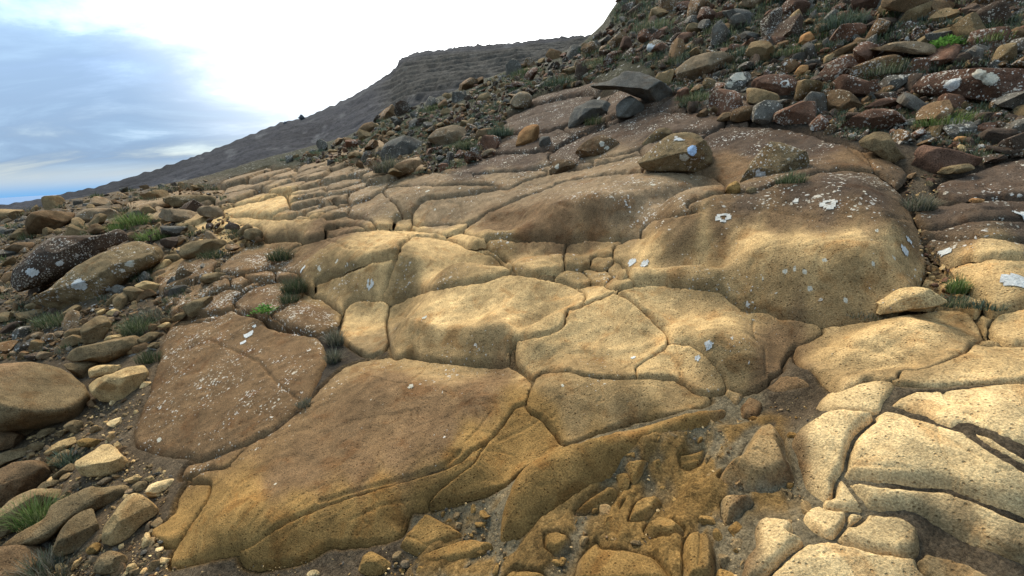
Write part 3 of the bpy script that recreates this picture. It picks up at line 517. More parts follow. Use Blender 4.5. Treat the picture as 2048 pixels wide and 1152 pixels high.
st('boulder', "dark curved rock below the brown block", 'DARK', 0.35, [(1726,55),(1757,37),(1796,37),(1785,59),(1746,66)], seat=0.25)
st('stone', "orange triangular stone in the upper bank", 'ORANGE', 0.0, [(1596,86),(1602,72),(1621,63),(1633,83),(1609,92)], box=0.5, seat=0.3)
st('stone', "orange upright stone behind the reddish lichened boulder", 'ORANGE', 0.0, [(1588,150),(1600,131),(1619,131),(1613,148),(1602,156)], seat=0.3)
st('boulder', "maroon angular boulder near the top of the bank", 'RED', 0.4, [(1395,40),(1400,16),(1416,12),(1438,31),(1439,43),(1420,48)], cuts=8, seat=0.4, tint=0.75)
st('stone', "olive stone below the maroon angular boulder", 'OLIVE', 0.1, [(1371,58),(1379,47),(1396,47),(1410,61),(1404,66),(1376,64)])
st('boulder', "dark flat-faced boulder near the top of the bank", 'GREY', 0.25, [(1445,23),(1475,16),(1502,23),(1512,39),(1504,53),(1475,51),(1455,38)], box=0.5, cuts=7)
st('boulder', "pale-topped rock at the top edge of the picture", 'GREYB', 0.3, [(1478,8),(1494,-8),(1527,-8),(1529,12),(1504,17)], seat=0.5)
st('boulder', "maroon white-streaked rock under the top edge", 'RED', 0.6, [(1563,14),(1582,-8),(1621,6),(1611,33),(1582,40),(1568,28)], seat=0.3, tint=0.7)
st('stone', "maroon stone with a pale left side by the grassy strip", 'RED', 0.3, [(1297,80),(1314,61),(1336,53),(1334,72),(1312,80)])
st('stone', "white-patched stone below the grassy strip", 'GREYB', 0.9, [(1295,98),(1299,84),(1314,79),(1328,84),(1322,98),(1305,107)])
st('boulder', "reddish speckled boulder in the middle of the upper bank", 'RED', 0.45, [(1350,80),(1363,66),(1383,65),(1387,78),(1371,92),(1355,88)], seat=0.3)
st('boulder', "dark red lichened hump right of the upper bank's middle", 'RED', 0.6, [(1530,90),(1533,78),(1543,72),(1582,76),(1572,90),(1543,97)], seat=0.2, tint=0.75)
st('stone', "flat dark stone jutting from grass in the upper bank", 'GREY', 0.15, [(1471,72),(1494,62),(1523,70),(1520,78),(1484,77)], seat=0.5)
st('stone', "flat brown stone on the lip of the large dark slab", 'BROWN', 0.05, [(1422,217),(1438,205),(1484,207),(1480,218),(1445,226),(1424,224)], seat=0.4)
st('stone', "pinkish stone at the right end of the row on the dark slab", 'RBROWN', 0.3, [(1461,241),(1465,223),(1486,212),(1514,218),(1509,236),(1476,245)], seat=0.4)
st('stone', "small brown stone in the row on the dark slab", 'BROWN', 0.15, [(1433,240),(1444,226),(1462,224),(1460,240),(1446,244)])
st('stone', "little wedge at the left end of the row on the dark slab", 'BROWN', 0.05, [(1391,231),(1412,215),(1416,232),(1404,235)])
st('boulder', "dark flat rock right of the bright orange stone", 'DARK', 0.1, [(1955,273),(1981,257),(2040,259),(2023,283),(1989,291)], seat=0.3)
st('stone', "dark upright splinter on the bank's left shoulder", 'RED', 0.1, [(1238,105),(1245,75),(1257,72),(1265,92),(1258,104)], cuts=8, tint=0.6)
# left side
st('boulder', "dark lichened boulder hanging over a black gap, left edge", 'DARK', 0.55, [(20,567),(25,540),(49,517),(78,489),(109,473),(146,472),(195,472),(230,460),(252,468),(252,481),(215,497),(199,507),(172,523),(146,540),(125,556),(78,573),(35,586)], seat=0.75, thick=0.7, cuts=3)
st('boulder', "broad olive boulder with a grey lichened left half", 'OLIVE', 0.55, [(70,595),(102,575),(148,536),(195,509),(234,491),(260,483),(279,483),(301,491),(324,499),(326,515),(303,534),(293,540),(270,556),(244,577),(230,587),(195,605),(166,622),(115,628),(94,611)], seat=0.2, thick=0.7, cuts=3)
st('boulder', "blocky brown boulder on the left skyline", 'RBROWN', 0.1, [(51,441),(64,426),(98,420),(133,423),(152,426),(145,438),(125,452),(98,466),(59,467)], seat=0.4, box=0.55)
st('boulder', "grey hump right of the blocky brown boulder", 'GREYB', 0.4, [(148,442),(156,425),(176,417),(230,419),(244,437),(215,443),(168,449)], seat=0.25)
st('stone', "orange-brown stone below the grey hump", 'RBROWN', 0.15, [(174,460),(180,450),(195,447),(211,458),(195,468),(178,467)])
st('stone', "small pointed stone below the blocky brown boulder", 'OLIVE', 0.1, [(18,474),(39,456),(60,468),(40,478)])
st('boulder', "low brown rock at the left edge above the black gap", 'BROWN', 0.35, [(5,502),(29,486),(68,485),(66,498),(39,508),(10,509)], seat=0.3)
st('stone', "brown stone right of the hanging boulder, below bright grass", 'BROWN', 0.15, [(250,473),(258,464),(281,466),(279,477),(260,483)])
st('stone', "dark round stone below bright green grass", 'DARK', 0.1, [(320,478),(355,474),(356,489),(342,497),(320,490)])
st('boulder', "smooth oval tan boulder beside a grassy hollow", 'OLIVE', 0.05, [(359,507),(362,493),(385,481),(420,478),(458,480),(450,493),(430,505),(395,516),(368,517)], seat=0.3)
st('stone', "grey stone behind the pink-faced stone", 'OLIVE', 0.1, [(328,516),(338,509),(359,509),(367,519),(352,532),(338,524)])
st('stone', "small stone with a flat pinkish face", 'TAN', 0.0, [(304,540),(332,517),(344,526),(332,537),(316,544)], box=0.5, seat=0.6)
st('boulder', "brown pyramid-shaped rock with white lichen, by dark grass", 'BROWN', 0.5, [(350,558),(363,523),(398,535),(400,550),(371,568)], seat=0.3, cuts=7)
st('stone', "orange-tan stone on top of a small pile", 'TAN', 0.0, [(268,571),(293,562),(328,573),(301,584),(283,577)], seat=0.7, box=0.5)
st('stone', "grey angular stone in the small pile", 'OLIVE', 0.05, [(247,579),(262,571),(299,587),(276,598),(254,603)], seat=0.5, cuts=7)
st('stone', "smooth upright grey-green stone at the pile's left end", 'OLIVE', 0.0, [(225,599),(250,583),(256,599),(246,619),(234,625)], seat=0.4)
st('stone', "grey-green stone leaning left in the small pile", 'OLIVE', 0.0, [(211,606),(230,587),(240,588),(226,608),(216,613)], seat=0.4)
st('stone', "little tan stone left of two below the pile", 'TAN', 0.0, [(193,624),(209,617),(212,625),(204,630),(195,630)])
st('stone', "little tan stone right of two below the pile", 'TAN', 0.0, [(211,627),(229,617),(242,626),(225,632)])
st('stone', "knobbly brown stone above a green tuft", 'OLIVE', 0.05, [(117,632),(148,611),(164,613),(156,624),(125,644),(117,643)], seat=0.4)
st('boulder', "rounded grey stone standing above the long sausage-shaped one", 'OLIVE', 0.02, [(164,654),(195,632),(213,633),(224,646),(213,669),(203,683),(168,690),(163,673)], seat=0.4, cuts=4)
st('stone', "brown stone leaning on the rounded grey stone's left", 'OLIVE', 0.0, [(127,669),(137,660),(164,655),(162,673),(136,682)], seat=0.4)
st('stone', "small dull stone left of the leaning brown one", 'GREYB', 0.1, [(102,681),(109,664),(127,662),(122,674)])
st('boulder', "long smooth sausage-shaped stone on the left", 'OLIVE', 0.06, [(131,714),(148,697),(186,687),(234,677),(273,671),(293,687),(273,701),(244,714),(211,726),(176,723),(145,723)], seat=0.35, thick=0.9, cuts=3)
st('stone', "bottle-shaped stone lying on the sausage-shaped one's right end", 'OLIVE', 0.0, [(270,682),(289,669),(299,664),(320,664),(313,676),(289,688)], seat=0.6)
st('stone', "pale stone behind the sausage-shaped one", 'TAN', 0.0, [(205,683),(219,671),(254,669),(268,674),(240,682)], seat=0.4)
st('stone', "small tan stone under the bottle-shaped one", 'OLIVE', 0.0, [(293,694),(305,685),(320,685),(316,696),(302,699)])
st('boulder', "great rounded boulder with a rusty top, left edge", 'OLIVE', 0.03, [(-60,780),(-40,735),(0,725),(60,723),(120,736),(150,751),(167,768),(180,787),(183,803),(175,824),(158,840),(120,852),(60,858),(-20,855)], seat=0.35, thick=0.9, cuts=2, rust=True)
st('stone', "flat grey slab behind the rusty boulder", 'OLIVE', 0.05, [(125,730),(160,724),(196,726),(188,745),(172,758),(156,755)], seat=0.4)
st('stone', "smooth pale-topped wedge above a pocked tan boulder", 'TAN', 0.0, [(178,738),(205,730),(246,730),(234,743),(195,754),(179,756)], seat=0.5)
st('boulder', "pocked tan boulder right of the rusty one", 'TAN', 0.05, [(172,772),(188,757),(225,746),(254,734),(289,731),(296,747),(288,768),(268,792),(235,806),(200,800),(180,788)], seat=0.3, cuts=4, tint=0.8)
st('stone', "brown pointed stone on the slope left of the specked slab", 'OLIVE', 0.03, [(365,615),(391,599),(432,590),(418,610),(400,628),(381,637)], seat=0.4)
st('stone', "tan stone below the brown pointed one", 'OLIVE', 0.0, [(340,641),(352,628),(371,624),(373,631),(359,641)])
st('stone', "flat pale stone at the specked slab's upper corner", 'TAN', 0.0, [(313,654),(332,644),(342,647),(338,655)])
st('stone', "tan stone left of the brown pointed one, in dark grass", 'OLIVE', 0.05, [(400,562),(405,549),(430,545),(456,547),(440,561),(410,568)], seat=0.4)
st('boulder', "dark boulder on the left, behind the bright grass", 'GREYB', 0.2, [(300,430),(318,418),(345,417),(395,424),(420,442),(400,455),(370,447),(330,442)], seat=0.3)
st('boulder', "flat-topped dark block beside the tan ledge", 'GREYB', 0.05, [(392,420),(405,412),(440,415),(448,434),(430,437),(400,431)], seat=0.5, box=0.5)
st('boulder', "brown rock above the flat-topped block", 'OLIVE', 0.35, [(322,402),(345,391),(420,391),(447,405),(430,415),(350,414)], seat=0.25)
st('boulder', "pair of tan rocks below the tan ledge, the nearer", 'OLIVE', 0.05, [(487,475),(490,460),(512,455),(527,465),(526,478),(500,482)], seat=0.4)
st('stone', "pair of tan rocks below the tan ledge, the farther", 'OLIVE', 0.05, [(472,470),(482,456),(498,446),(508,454),(490,462),(486,474)], seat=0.3)
# bottom left corner
st('stone', "long brown stone under the rusty boulder, uppermost", 'OLIVE', 0.0, [(8,860),(39,851),(70,852),(68,868),(40,872)], seat=0.4)
st('stone', "brown stone at the left edge under the rusty boulder", 'BROWN', 0.0, [(-20,862),(0,859),(29,863),(57,875),(55,889),(20,898),(-20,902)], seat=0.35)
st('stone', "dark stone right of the long brown one", 'OLIVE', 0.0, [(70,870),(84,858),(112,856),(105,867),(76,877)])
st('stone', "round tan stone at the rusty boulder's lower right", 'OLIVE', 0.0, [(126,853),(145,841),(164,842),(167,856),(156,867),(141,864)])
st('stone', "small pale stone beside the round tan one", 'OLIVE', 0.0, [(107,870),(121,860),(135,863),(124,874)])
st('stone', "orange-tan lozenge-shaped stone near the rusty boulder", 'TAN', 0.0, [(86,906),(117,883),(150,873),(152,887),(125,901),(94,911)], seat=0.4, tint=0.8)
st('stone', "orange stone behind the pale angular stone", 'GOLD', 0.0, [(152,883),(170,876),(207,881),(195,893),(162,894)])
st('stone', "dull stone above the left-edge wedge", 'OLIVE', 0.0, [(51,894),(66,885),(90,885),(82,899),(61,902)])
st('stone', "grey wedge at the left edge, tan above", 'OLIVE', 0.0, [(-20,914),(0,906),(25,899),(59,894),(60,908),(29,920),(-20,938)], seat=0.35)
st('stone', "slanting tan stone beside a blue-green grass tuft", 'OLIVE', 0.0, [(92,932),(117,906),(135,897),(143,904),(125,924),(104,945)], seat=0.4)
st('stone', "grey-green slanting stone under the grass tuft", 'OLIVE', 0.0, [(102,957),(117,942),(145,924),(152,934),(133,951)], seat=0.35, tint=0.75)
st('boulder', "pale angular stone with a sloping front, bottom left", 'TAN', 0.0, [(151,922),(188,899),(205,886),(225,889),(240,906),(258,924),(250,936),(225,949),(191,954),(162,952),(152,934)], seat=0.4, cuts=7, box=0.6)
st('stone', "small tan stone on the pale angular stone's right shoulder", 'TAN', 0.0, [(226,888),(238,884),(246,897),(241,906),(232,898)], tint=0.8)
st('boulder', "brown mottled boulder on the left edge, bottom left", 'BROWN', 0.05, [(-50,985),(-30,948),(0,937),(25,926),(66,921),(94,932),(103,949),(100,960),(78,976),(49,985),(16,1008),(-20,1028)], seat=0.3, cuts=4)
st('stone', "low stone filling the gap under the mottled boulder", 'OLIVE', 0.0, [(74,976),(88,963),(119,960),(122,967),(98,975)])
st('boulder', "smooth grey-green slab behind bright grass, bottom left", 'OLIVE', 0.0, [(-30,1050),(0,1020),(29,994),(74,975),(137,976),(133,985),(105,1002),(78,1031),(49,1049),(20,1066),(-30,1085)], seat=0.3, thick=0.7)
st('boulder', "long wavy stone slanting through the bottom left corner", 'OLIVE', 0.0, [(8,1092),(39,1066),(90,1037),(102,1012),(137,992),(188,969),(197,974),(252,969),(261,981),(244,996),(195,1022),(165,1030),(125,1055),(90,1085),(40,1097)], seat=0.35, thick=0.8, cuts=3)
st('boulder', "upright leaf-shaped grey stone, bottom left", 'OLIVE', 0.0, [(104,1110),(112,1085),(125,1057),(148,1031),(176,1015),(188,1015),(199,1051),(199,1074),(165,1096),(118,1112)], seat=0.3, thick=0.7)
st('boulder', "pinkish tan five-sided stone, bottom left", 'TAN', 0.08, [(205,1085),(207,1055),(230,1020),(250,996),(270,984),(299,998),(317,1018),(313,1031),(289,1047),(256,1078),(226,1089)], seat=0.3, cuts=5, tint=0.75)
st('stone', "bright yellow-tan stone at the end of the row of stones", 'PALE', 0.0, [(289,982),(305,967),(342,957),(353,965),(336,976),(313,988),(293,988)], seat=0.4)
st('stone', "brown stone left of the bright yellow-tan one", 'OLIVE', 0.0, [(262,974),(281,961),(295,965),(290,981),(273,983)])
st('stone', "flat tan stone above the long wavy stone's tip", 'TAN', 0.0, [(246,962),(264,953),(285,953),(268,967)], tint=0.8)
st('stone', "small orange-tan stone above the brown one", 'TAN', 0.0, [(288,958),(303,951),(310,958),(298,964)], tint=0.8)
st('stone', "grey stone on the long wavy stone's upper edge", 'GREYB', 0.0, [(191,968),(211,955),(226,957),(211,969)])
st('stone', "oval grey stone in the gravel, bottom left", 'OLIVE', 0.0, [(188,1140),(196,1115),(220,1101),(250,1110),(255,1125),(232,1145),(202,1149)], seat=0.35)
st('boulder', "flat brown boulder in the bottom left corner", 'BROWN', 0.03, [(-30,1100),(0,1094),(60,1090),(100,1100),(106,1130),(80,1160),(-30,1180)], seat=0.25, thick=0.7)
st('stone', "small upright yellow stone beside the great slab's corner", 'TAN', 0.0, [(282,1095),(290,1066),(299,1064),(301,1085),(292,1102)], seat=0.3)
st('stone', "small brown egg left of the upright yellow stone", 'GOLD', 0.0, [(171,1102),(188,1085),(203,1088),(196,1105),(178,1110)])
st('stone', "round tan pebble right of the oval grey stone", 'TAN', 0.0, [(251,1141),(257,1129),(270,1126),(275,1134),(264,1145)], tint=0.8)
st('stone', "rounded gold stone on the gravel at the bottom edge", 'GOLD', 0.0, [(718,1142),(727,1112),(745,1102),(783,1128),(772,1147),(740,1152)], seat=0.3)
st('stone', "small grey round stone right of the rounded gold one", 'GREYB', 0.0, [(800,1130),(806,1120),(817,1120),(820,1133),(808,1137)])
st('stone', "pale pebble at the bottom edge below the great slab", 'PALE', 0.0, [(612,1150),(620,1141),(634,1140),(640,1150),(626,1156)])

# tufts: (x, y, height px, width px, kind, label)
TUFTS = [
 (562,520,32,46,'dark',"dark green grass tuft on the low slab left of the worn step"),(590,585,42,46,'dark',"dense dark tuft under the worn step's left end"),
 (578,605,26,34,'dark',"dark grass spilling below the dense tuft"),(531,630,24,24,'leaf',"small bright leafy plant beside the specked slab"),
 (672,690,44,30,'dry',"grey dry grass in the crack left of the square block"),(668,725,40,26,'dry',"dry grass hanging lower in the crack by the square block"),
 (610,812,18,30,'dry',"wisp of dry grass in the crack between the great brown slabs"),(275,668,40,44,'green',"soft green tuft above the bottle-shaped stone"),
 (298,640,26,40,'dry',"dry pale tuft above the soft green one"),(268,450,30,52,'bright',"bright green grass strip on the left, the upper patch"),
 (240,462,20,36,'bright',"bright green grass strip's lower left end"),(310,478,24,56,'bright',"bright green grass strip on the left, the lower patch"),
 (288,560,22,50,'dark',"dark grass under the broad olive boulder"),(430,515,20,52,'dark',"dark grass below the smooth oval boulder"),
 (70,1042,44,56,'bright',"bright green grass on the smooth grey-green slab"),(95,1152,40,80,'dry',"dry grass and green blades in the bottom left corner"),
 (135,925,26,36,'blue',"blue-green tuft among the bottom left stones"),(1582,366,26,50,'green',"tuft at the foot of the speckled perched boulder"),
 (1915,585,34,28,'bright',"bright spiky tuft in the right-hand crack"),(1912,610,22,50,'pale',"pale straw tuft beside the pinkish-topped boulder"),
 (1975,615,16,50,'blue',"blue-green tuft right of the pale straw tuft"),(1735,634,12,60,'dry',"dry wisps along the foot of the great slab"),
 (1190,250,36,40,'dark',"dark grass under the rounded propping stone"),(1400,205,40,70,'green',"grass cushion left of the upright streaked boulder"),
 (1785,150,46,80,'pale',"large pale green tussock below the flat overhanging slab"),(1690,178,34,66,'blue',"blue-green heathery cushion above the rusty-topped rock"),
 (1885,108,28,34,'leaf',"bright leafy plant below the pointed log-like stone"),(1900,250,40,90,'bright',"yellow-green tussock above the red layered boulder"),
 (1690,58,54,70,'blue',"grey-green cushion below the top edge"),(1995,85,28,60,'bright',"yellow-green grass near the top right corner"),
 (1320,60,34,90,'pale',"long pale grass strip on the bank's left shoulder"),(1590,110,26,70,'green',"grass between the orange stones of the upper bank"),
 (780,345,40,60,'dry',"dry grey grass at the left edge of the rubble bank"),(1495,110,30,70,'blue',"dark heathery cushion in the upper bank"),
 (1740,245,22,60,'dark',"dark heather above the wedge-shaped boulder"),(1640,215,24,40,'dark',"dark green tuft left of the rusty-topped rock"),
 (1680,258,22,20,'pale',"small pale spiky tuft above the dark slab"),(300,722,24,40,'dark',"green blades between sausage-shaped stone and specked slab"),
 (110,650,26,50,'green',"green tuft under the knobbly brown stone"),(1835,420,34,50,'dry',"grey dry grass at the great slab's upper right corner"),
 (1000,272,30,50,'blue',"grey-green cushion by the tumbled orange stones"),(930,300,30,40,'green',"tuft at the mossy boulder's right side"),
 (1120,170,34,70,'blue',"grey-green cushion on the slope above the overhanging block"),(1210,130,28,80,'pale',"pale grass below the bank's left shoulder"),
 (870,222,26,60,'green',"grass on the crest of the rubble slope"),(1060,148,26,70,'green',"grass high on the rubble crest"),
]
# ------------------------------------------------------------------ materials
def attr(tree, name):
    n = tree.nodes.new('ShaderNodeAttribute'); n.attribute_name = name
    return n
def new_mat(name):
    mt = bpy.data.materials.new(name); mt.use_nodes = True
    t = mt.node_tree; t.nodes.clear()
    out = t.nodes.new('ShaderNodeOutputMaterial'); b = t.nodes.new('ShaderNodeBsdfPrincipled')
    b.inputs['Specular IOR Level'].default_value = 0.05
    t.links.new(b.outputs[0], out.inputs[0])
    return mt, t, b
def tex(t, typ, vec, scale, **kw):
    n = N(t, typ, **kw); n.inputs['Scale'].default_value = scale
    t.links.new(vec, n.inputs['Vector'])
    return n
def rock_material(name, grain=1.0, lichen=True):
    mt, t, b = new_mat(name)
    L = t.links
    pos = t.nodes.new('ShaderNodeNewGeometry').outputs['Position']
    tint = attr(t, 'tint')
    big = tex(t, 'ShaderNodeTexNoise', pos, 2.6, i_Detail=6.0, i_Roughness=0.6).outputs[0]
    mid = tex(t, 'ShaderNodeTexNoise', pos, 13.0, i_Detail=8.0, i_Roughness=0.65).outputs[0]
    fine = tex(t, 'ShaderNodeTexNoise', pos, 150.0, i_Detail=5.0, i_Roughness=0.7).outputs[0]
    v1 = maprange(t, big, 0.3, 0.7, 0.72, 1.25)
    v2 = maprange(t, mid, 0.3, 0.7, 0.68, 1.3)
    v3 = maprange(t, fine, 0.32, 0.68, 1 - 0.52 * grain, 1 + 0.55 * grain)
    k = math_node(t, 'MULTIPLY', math_node(t, 'MULTIPLY', v1, v2), v3)
    kc = t.nodes.new('ShaderNodeCombineColor')
    for i in range(3): L.new(k, kc.inputs[i])
    col = mix(t, 1.0, tint.outputs['Color'], kc.outputs[0], 'MULTIPLY')
    # iron stain and grey bleaching
    stain = tex(t, 'ShaderNodeTexNoise', pos, 5.5, i_Detail=7.0, i_Roughness=0.62, i_Distortion=0.6).outputs[0]
    col = mix(t, maprange(t, stain, 0.53, 0.64, 0.0, 0.5), col, mix(t, 1.0, col, (0.72, 0.52, 0.36), 'MULTIPLY'))
    grey = tex(t, 'ShaderNodeTexNoise', pos, 4.1, i_Detail=6.0, i_Roughness=0.6).outputs[0]
    col = mix(t, maprange(t, grey, 0.54, 0.66, 0.0, 0.35), col, mix(t, 1.0, col, (0.8, 0.86, 0.92), 'MULTIPLY'))
    # pores
    vp = tex(t, 'ShaderNodeTexVoronoi', pos, 70.0)
    sepc = t.nodes.new('ShaderNodeSeparateColor'); L.new(vp.outputs['Color'], sepc.inputs[0])
    pore = math_node(t, 'MULTIPLY', maprange(t, vp.outputs['Distance'], 0.14, 0.34, 1.0, 0.0), math_node(t, 'GREATER_THAN', sepc.outputs[0], 0.70))
    col = mix(t, math_node(t, 'MULTIPLY', pore, 0.55), col, mix(t, 1.0, col, (0.35, 0.28, 0.22), 'MULTIPLY'))
    rough_h = math_node(t, 'ADD', math_node(t, 'MULTIPLY', mid, 0.5), math_node(t, 'MULTIPLY', fine, 0.22))
    rough_h = math_node(t, 'SUBTRACT', rough_h, math_node(t, 'MULTIPLY', pore, 0.2))
    if lichen:
        la = attr(t, 'lich')
        wn = tex(t, 'ShaderNodeTexNoise', pos, 30.0, i_Detail=3.0)
        wv = t.nodes.new('ShaderNodeVectorMath'); wv.operation = 'MULTIPLY_ADD'
        L.new(wn.outputs['Color'], wv.inputs[0]); wv.inputs[1].default_value = (0.035, 0.035, 0.035); L.new(pos, wv.inputs[2])
        tot = None
        patch = maprange(t, tex(t, 'ShaderNodeTexNoise', pos, 3.3, i_Detail=3.0).outputs[0], 0.38, 0.64, 0.25, 1.5)
        dens = math_node(t, 'MULTIPLY', la.outputs['Fac'], patch)
        for sc, amt, need in ((15.0, 0.38, 0.5), (34.0, 0.42, 0.3), (64.0, 0.42, 0.2)):
            vo = tex(t, 'ShaderNodeTexVoronoi', wv.outputs[0], sc)
            sc_ = t.nodes.new('ShaderNodeSeparateColor'); L.new(vo.outputs['Color'], sc_.inputs[0])
            lot = maprange(t, math_node(t, 'SUBTRACT', math_node(t, 'MULTIPLY', dens, 0.95 if sc > 20 else 0.6), sc_.outputs[0]), 0.0, 0.35, 0.0, 1.0)
            rad = math_node(t, 'MULTIPLY', lot, amt)
            s = maprange(t, math_node(t, 'SUBTRACT', rad, vo.outputs['Distance']), -0.02, 0.06, 0.0, 1.0)
            s = math_node(t, 'MULTIPLY', s, math_node(t, 'GREATER_THAN', lot, 0.02))
            tot = s if tot is None else math_node(t, 'MAXIMUM', tot, s)
        brk = maprange(t, tex(t, 'ShaderNodeTexNoise', pos, 75.0, i_Detail=3.0).outputs[0], 0.36, 0.52, 0.2, 1.0)
        tot = math_node(t, 'MULTIPLY', tot, brk)
        lcol = mix(t, maprange(t, stain, 0.4, 0.6), (0.46, 0.38, 0.26), (0.54, 0.49, 0.40))
        col = mix(t, math_node(t, 'MULTIPLY', tot, 0.78), col, lcol)
        sp = attr(t, 'spot')
        smask = maprange(t, math_node(t, 'ADD', sp.outputs['Alpha'], math_node(t, 'MULTIPLY', math_node(t, 'SUBTRACT', tex(t, 'ShaderNodeTexNoise', pos, 48.0, i_Detail=4.0, i_Roughness=0.7).outputs[0], 0.5), 1.5)), 0.38, 0.5, 0.0, 0.95)
        col = mix(t, smask, col, mix(t, 0.5, sp.outputs['Color'], mix(t, 1.0, sp.outputs['Color'], kc.outputs[0], 'MULTIPLY')))
        rough_h = math_node(t, 'ADD', rough_h, math_node(t, 'MULTIPLY', tot, 0.12))
    L.new(col, b.inputs['Base Color'])
    b.inputs['Roughness'].default_value = 0.92
    bu = t.nodes.new('ShaderNodeBump'); bu.inputs['Strength'].default_value = 0.9; bu.inputs['Distance'].default_value = 0.032 * grain
    L.new(rough_h, bu.inputs['Height']); L.new(bu.outputs[0], b.inputs['Normal'])
    return mt
def lichen_material():
    mt, t, b = new_mat("crusty_lichen"); L = t.links
    pos = t.nodes.new('ShaderNodeNewGeometry').outputs['Position']
    tint = attr(t, 'tint')
    n = tex(t, 'ShaderNodeTexNoise', pos, 90.0, i_Detail=5.0, i_Roughness=0.75).outputs[0]
    k = maprange(t, n, 0.3, 0.7, 0.55, 1.3)
    kc = t.nodes.new('ShaderNodeCombineColor')
    for i in range(3): L.new(k, kc.inputs[i])
    L.new(mix(t, 1.0, tint.outputs['Color'], kc.outputs[0], 'MULTIPLY'), b.inputs['Base Color'])
    b.inputs['Roughness'].default_value = 0.95
    bu = t.nodes.new('ShaderNodeBump'); bu.inputs['Strength'].default_value = 0.9; bu.inputs['Distance'].default_value = 0.01
    L.new(n, bu.inputs['Height']); L.new(bu.outputs[0], b.inputs['Normal'])
    return mt
M_LICHEN = lichen_material()
M_ROCK = rock_material("weathered_rock")
M_STONE = rock_material("loose_stone", grain=1.1)

def ground_material():
    mt, t, b = new_mat("gritty_soil"); L = t.links
    pos = t.nodes.new('ShaderNodeNewGeometry').outputs['Position']
    tint = attr(t, 'tint')
    big = tex(t, 'ShaderNodeTexNoise', pos, 3.0, i_Detail=7.0, i_Roughness=0.65).outputs[0]
    fine = tex(t, 'ShaderNodeTexNoise', pos, 120.0, i_Detail=6.0, i_Roughness=0.8).outputs[0]
    vo = tex(t, 'ShaderNodeTexVoronoi', pos, 55.0)
    s_ = t.nodes.new('ShaderNodeSeparateColor'); L.new(vo.outputs['Color'], s_.inputs[0])
    k = math_node(t, 'MULTIPLY', maprange(t, big, 0.3, 0.7, 0.6, 1.4), maprange(t, fine, 0.32, 0.68, 0.3, 1.8))
    k = math_node(t, 'MULTIPLY', k, maprange(t, s_.outputs[0], 0.0, 1.0, 0.75, 1.25))
    kc = t.nodes.new('ShaderNodeCombineColor')
    for i in range(3): L.new(k, kc.inputs[i])
    col = mix(t, 1.0, tint.outputs['Color'], kc.outputs[0], 'MULTIPLY')
    la = attr(t, 'lich')
    for sc, th in ((9.0, 0.30), (22.0, 0.3)):
        wv = t.nodes.new('ShaderNodeVectorMath'); wv.operation = 'MULTIPLY_ADD'
        wn = tex(t, 'ShaderNodeTexNoise', pos, 18.0, i_Detail=3.0)
        L.new(wn.outputs['Color'], wv.inputs[0]); wv.inputs[1].default_value = (0.06, 0.06, 0.06); L.new(pos, wv.inputs[2])
        v2 = tex(t, 'ShaderNodeTexVoronoi', wv.outputs[0], sc)
        q_ = t.nodes.new('ShaderNodeSeparateColor'); L.new(v2.outputs['Color'], q_.inputs[0])
        lot = math_node(t, 'LESS_THAN', q_.outputs[0], math_node(t, 'MULTIPLY', la.outputs['Fac'], 0.5))
        s1 = math_node(t, 'MULTIPLY', maprange(t, v2.outputs['Distance'], th * 0.7, th, 1.0, 0.0), lot)
        col = mix(t, math_node(t, 'MULTIPLY', s1, 0.75), col, mix(t, q_.outputs[1], (0.10, 0.075, 0.05), (0.42, 0.39, 0.33)))
    L.new(col, b.inputs['Base Color']); b.inputs['Roughness'].default_value = 0.95
    h = math_node(t, 'SUBTRACT', math_node(t, 'ADD', fine, math_node(t, 'MULTIPLY', big, 0.6)), math_node(t, 'MULTIPLY', vo.outputs['Distance'], 0.5))
    bu = t.nodes.new('ShaderNodeBump'); bu.inputs['Strength'].default_value = 0.9; bu.inputs['Distance'].default_value = 0.02
    L.new(h, bu.inputs['Height']); L.new(bu.outputs[0], b.inputs['Normal'])
    return mt
M_GROUND = ground_material()
def hill_material():
    mt, t, b = new_mat("far_scree"); L = t.links
    pos = t.nodes.new('ShaderNodeNewGeometry').outputs['Position']
    tint = attr(t, 'tint')
    n1 = tex(t, 'ShaderNodeTexNoise', pos, 0.12, i_Detail=9.0, i_Roughness=0.7).outputs[0]
    n2 = tex(t, 'ShaderNodeTexNoise', pos, 1.1, i_Detail=7.0, i_Roughness=0.75).outputs[0]
    k = math_node(t, 'MULTIPLY', maprange(t, n1, 0.3, 0.7, 0.65, 1.35), maprange(t, n2, 0.3, 0.7, 0.45, 1.6))
    kc = t.nodes.new('ShaderNodeCombineColor')
    for i in range(3): L.new(k, kc.inputs[i])
    col = mix(t, 1.0, tint.outputs['Color'], kc.outputs[0], 'MULTIPLY')
    L.new(col, b.inputs['Base Color']); b.inputs['Roughness'].default_value = 0.95
    bu = t.nodes.new('ShaderNodeBump'); bu.inputs['Strength'].default_value = 0.8; bu.inputs['Distance'].default_value = 0.4
    L.new(n2, bu.inputs['Height']); L.new(bu.outputs[0], b.inputs['Normal'])
    return mt
M_HILL = hill_material()
def sea_material():
    mt, t, b = new_mat("sea_water")
    pos = t.nodes.new('ShaderNodeNewGeometry').outputs['Position']
    n = tex(t, 'ShaderNodeTexNoise', pos, 0.02, i_Detail=6.0).outputs[0]
    b.inputs['Specular IOR Level'].default_value = 0.5; b.inputs['Base Color'].default_value = (0.02, 0.09, 0.20, 1); b.inputs['Roughness'].default_value = 0.3
    bu = t.nodes.new('ShaderNodeBump'); bu.inputs['Strength'].default_value = 0.1; bu.inputs['Distance'].default_value = 1.0
    t.links.new(n, bu.inputs['Height']); t.links.new(bu.outputs[0], b.inputs['Normal'])
    return mt
M_SEA = sea_material()
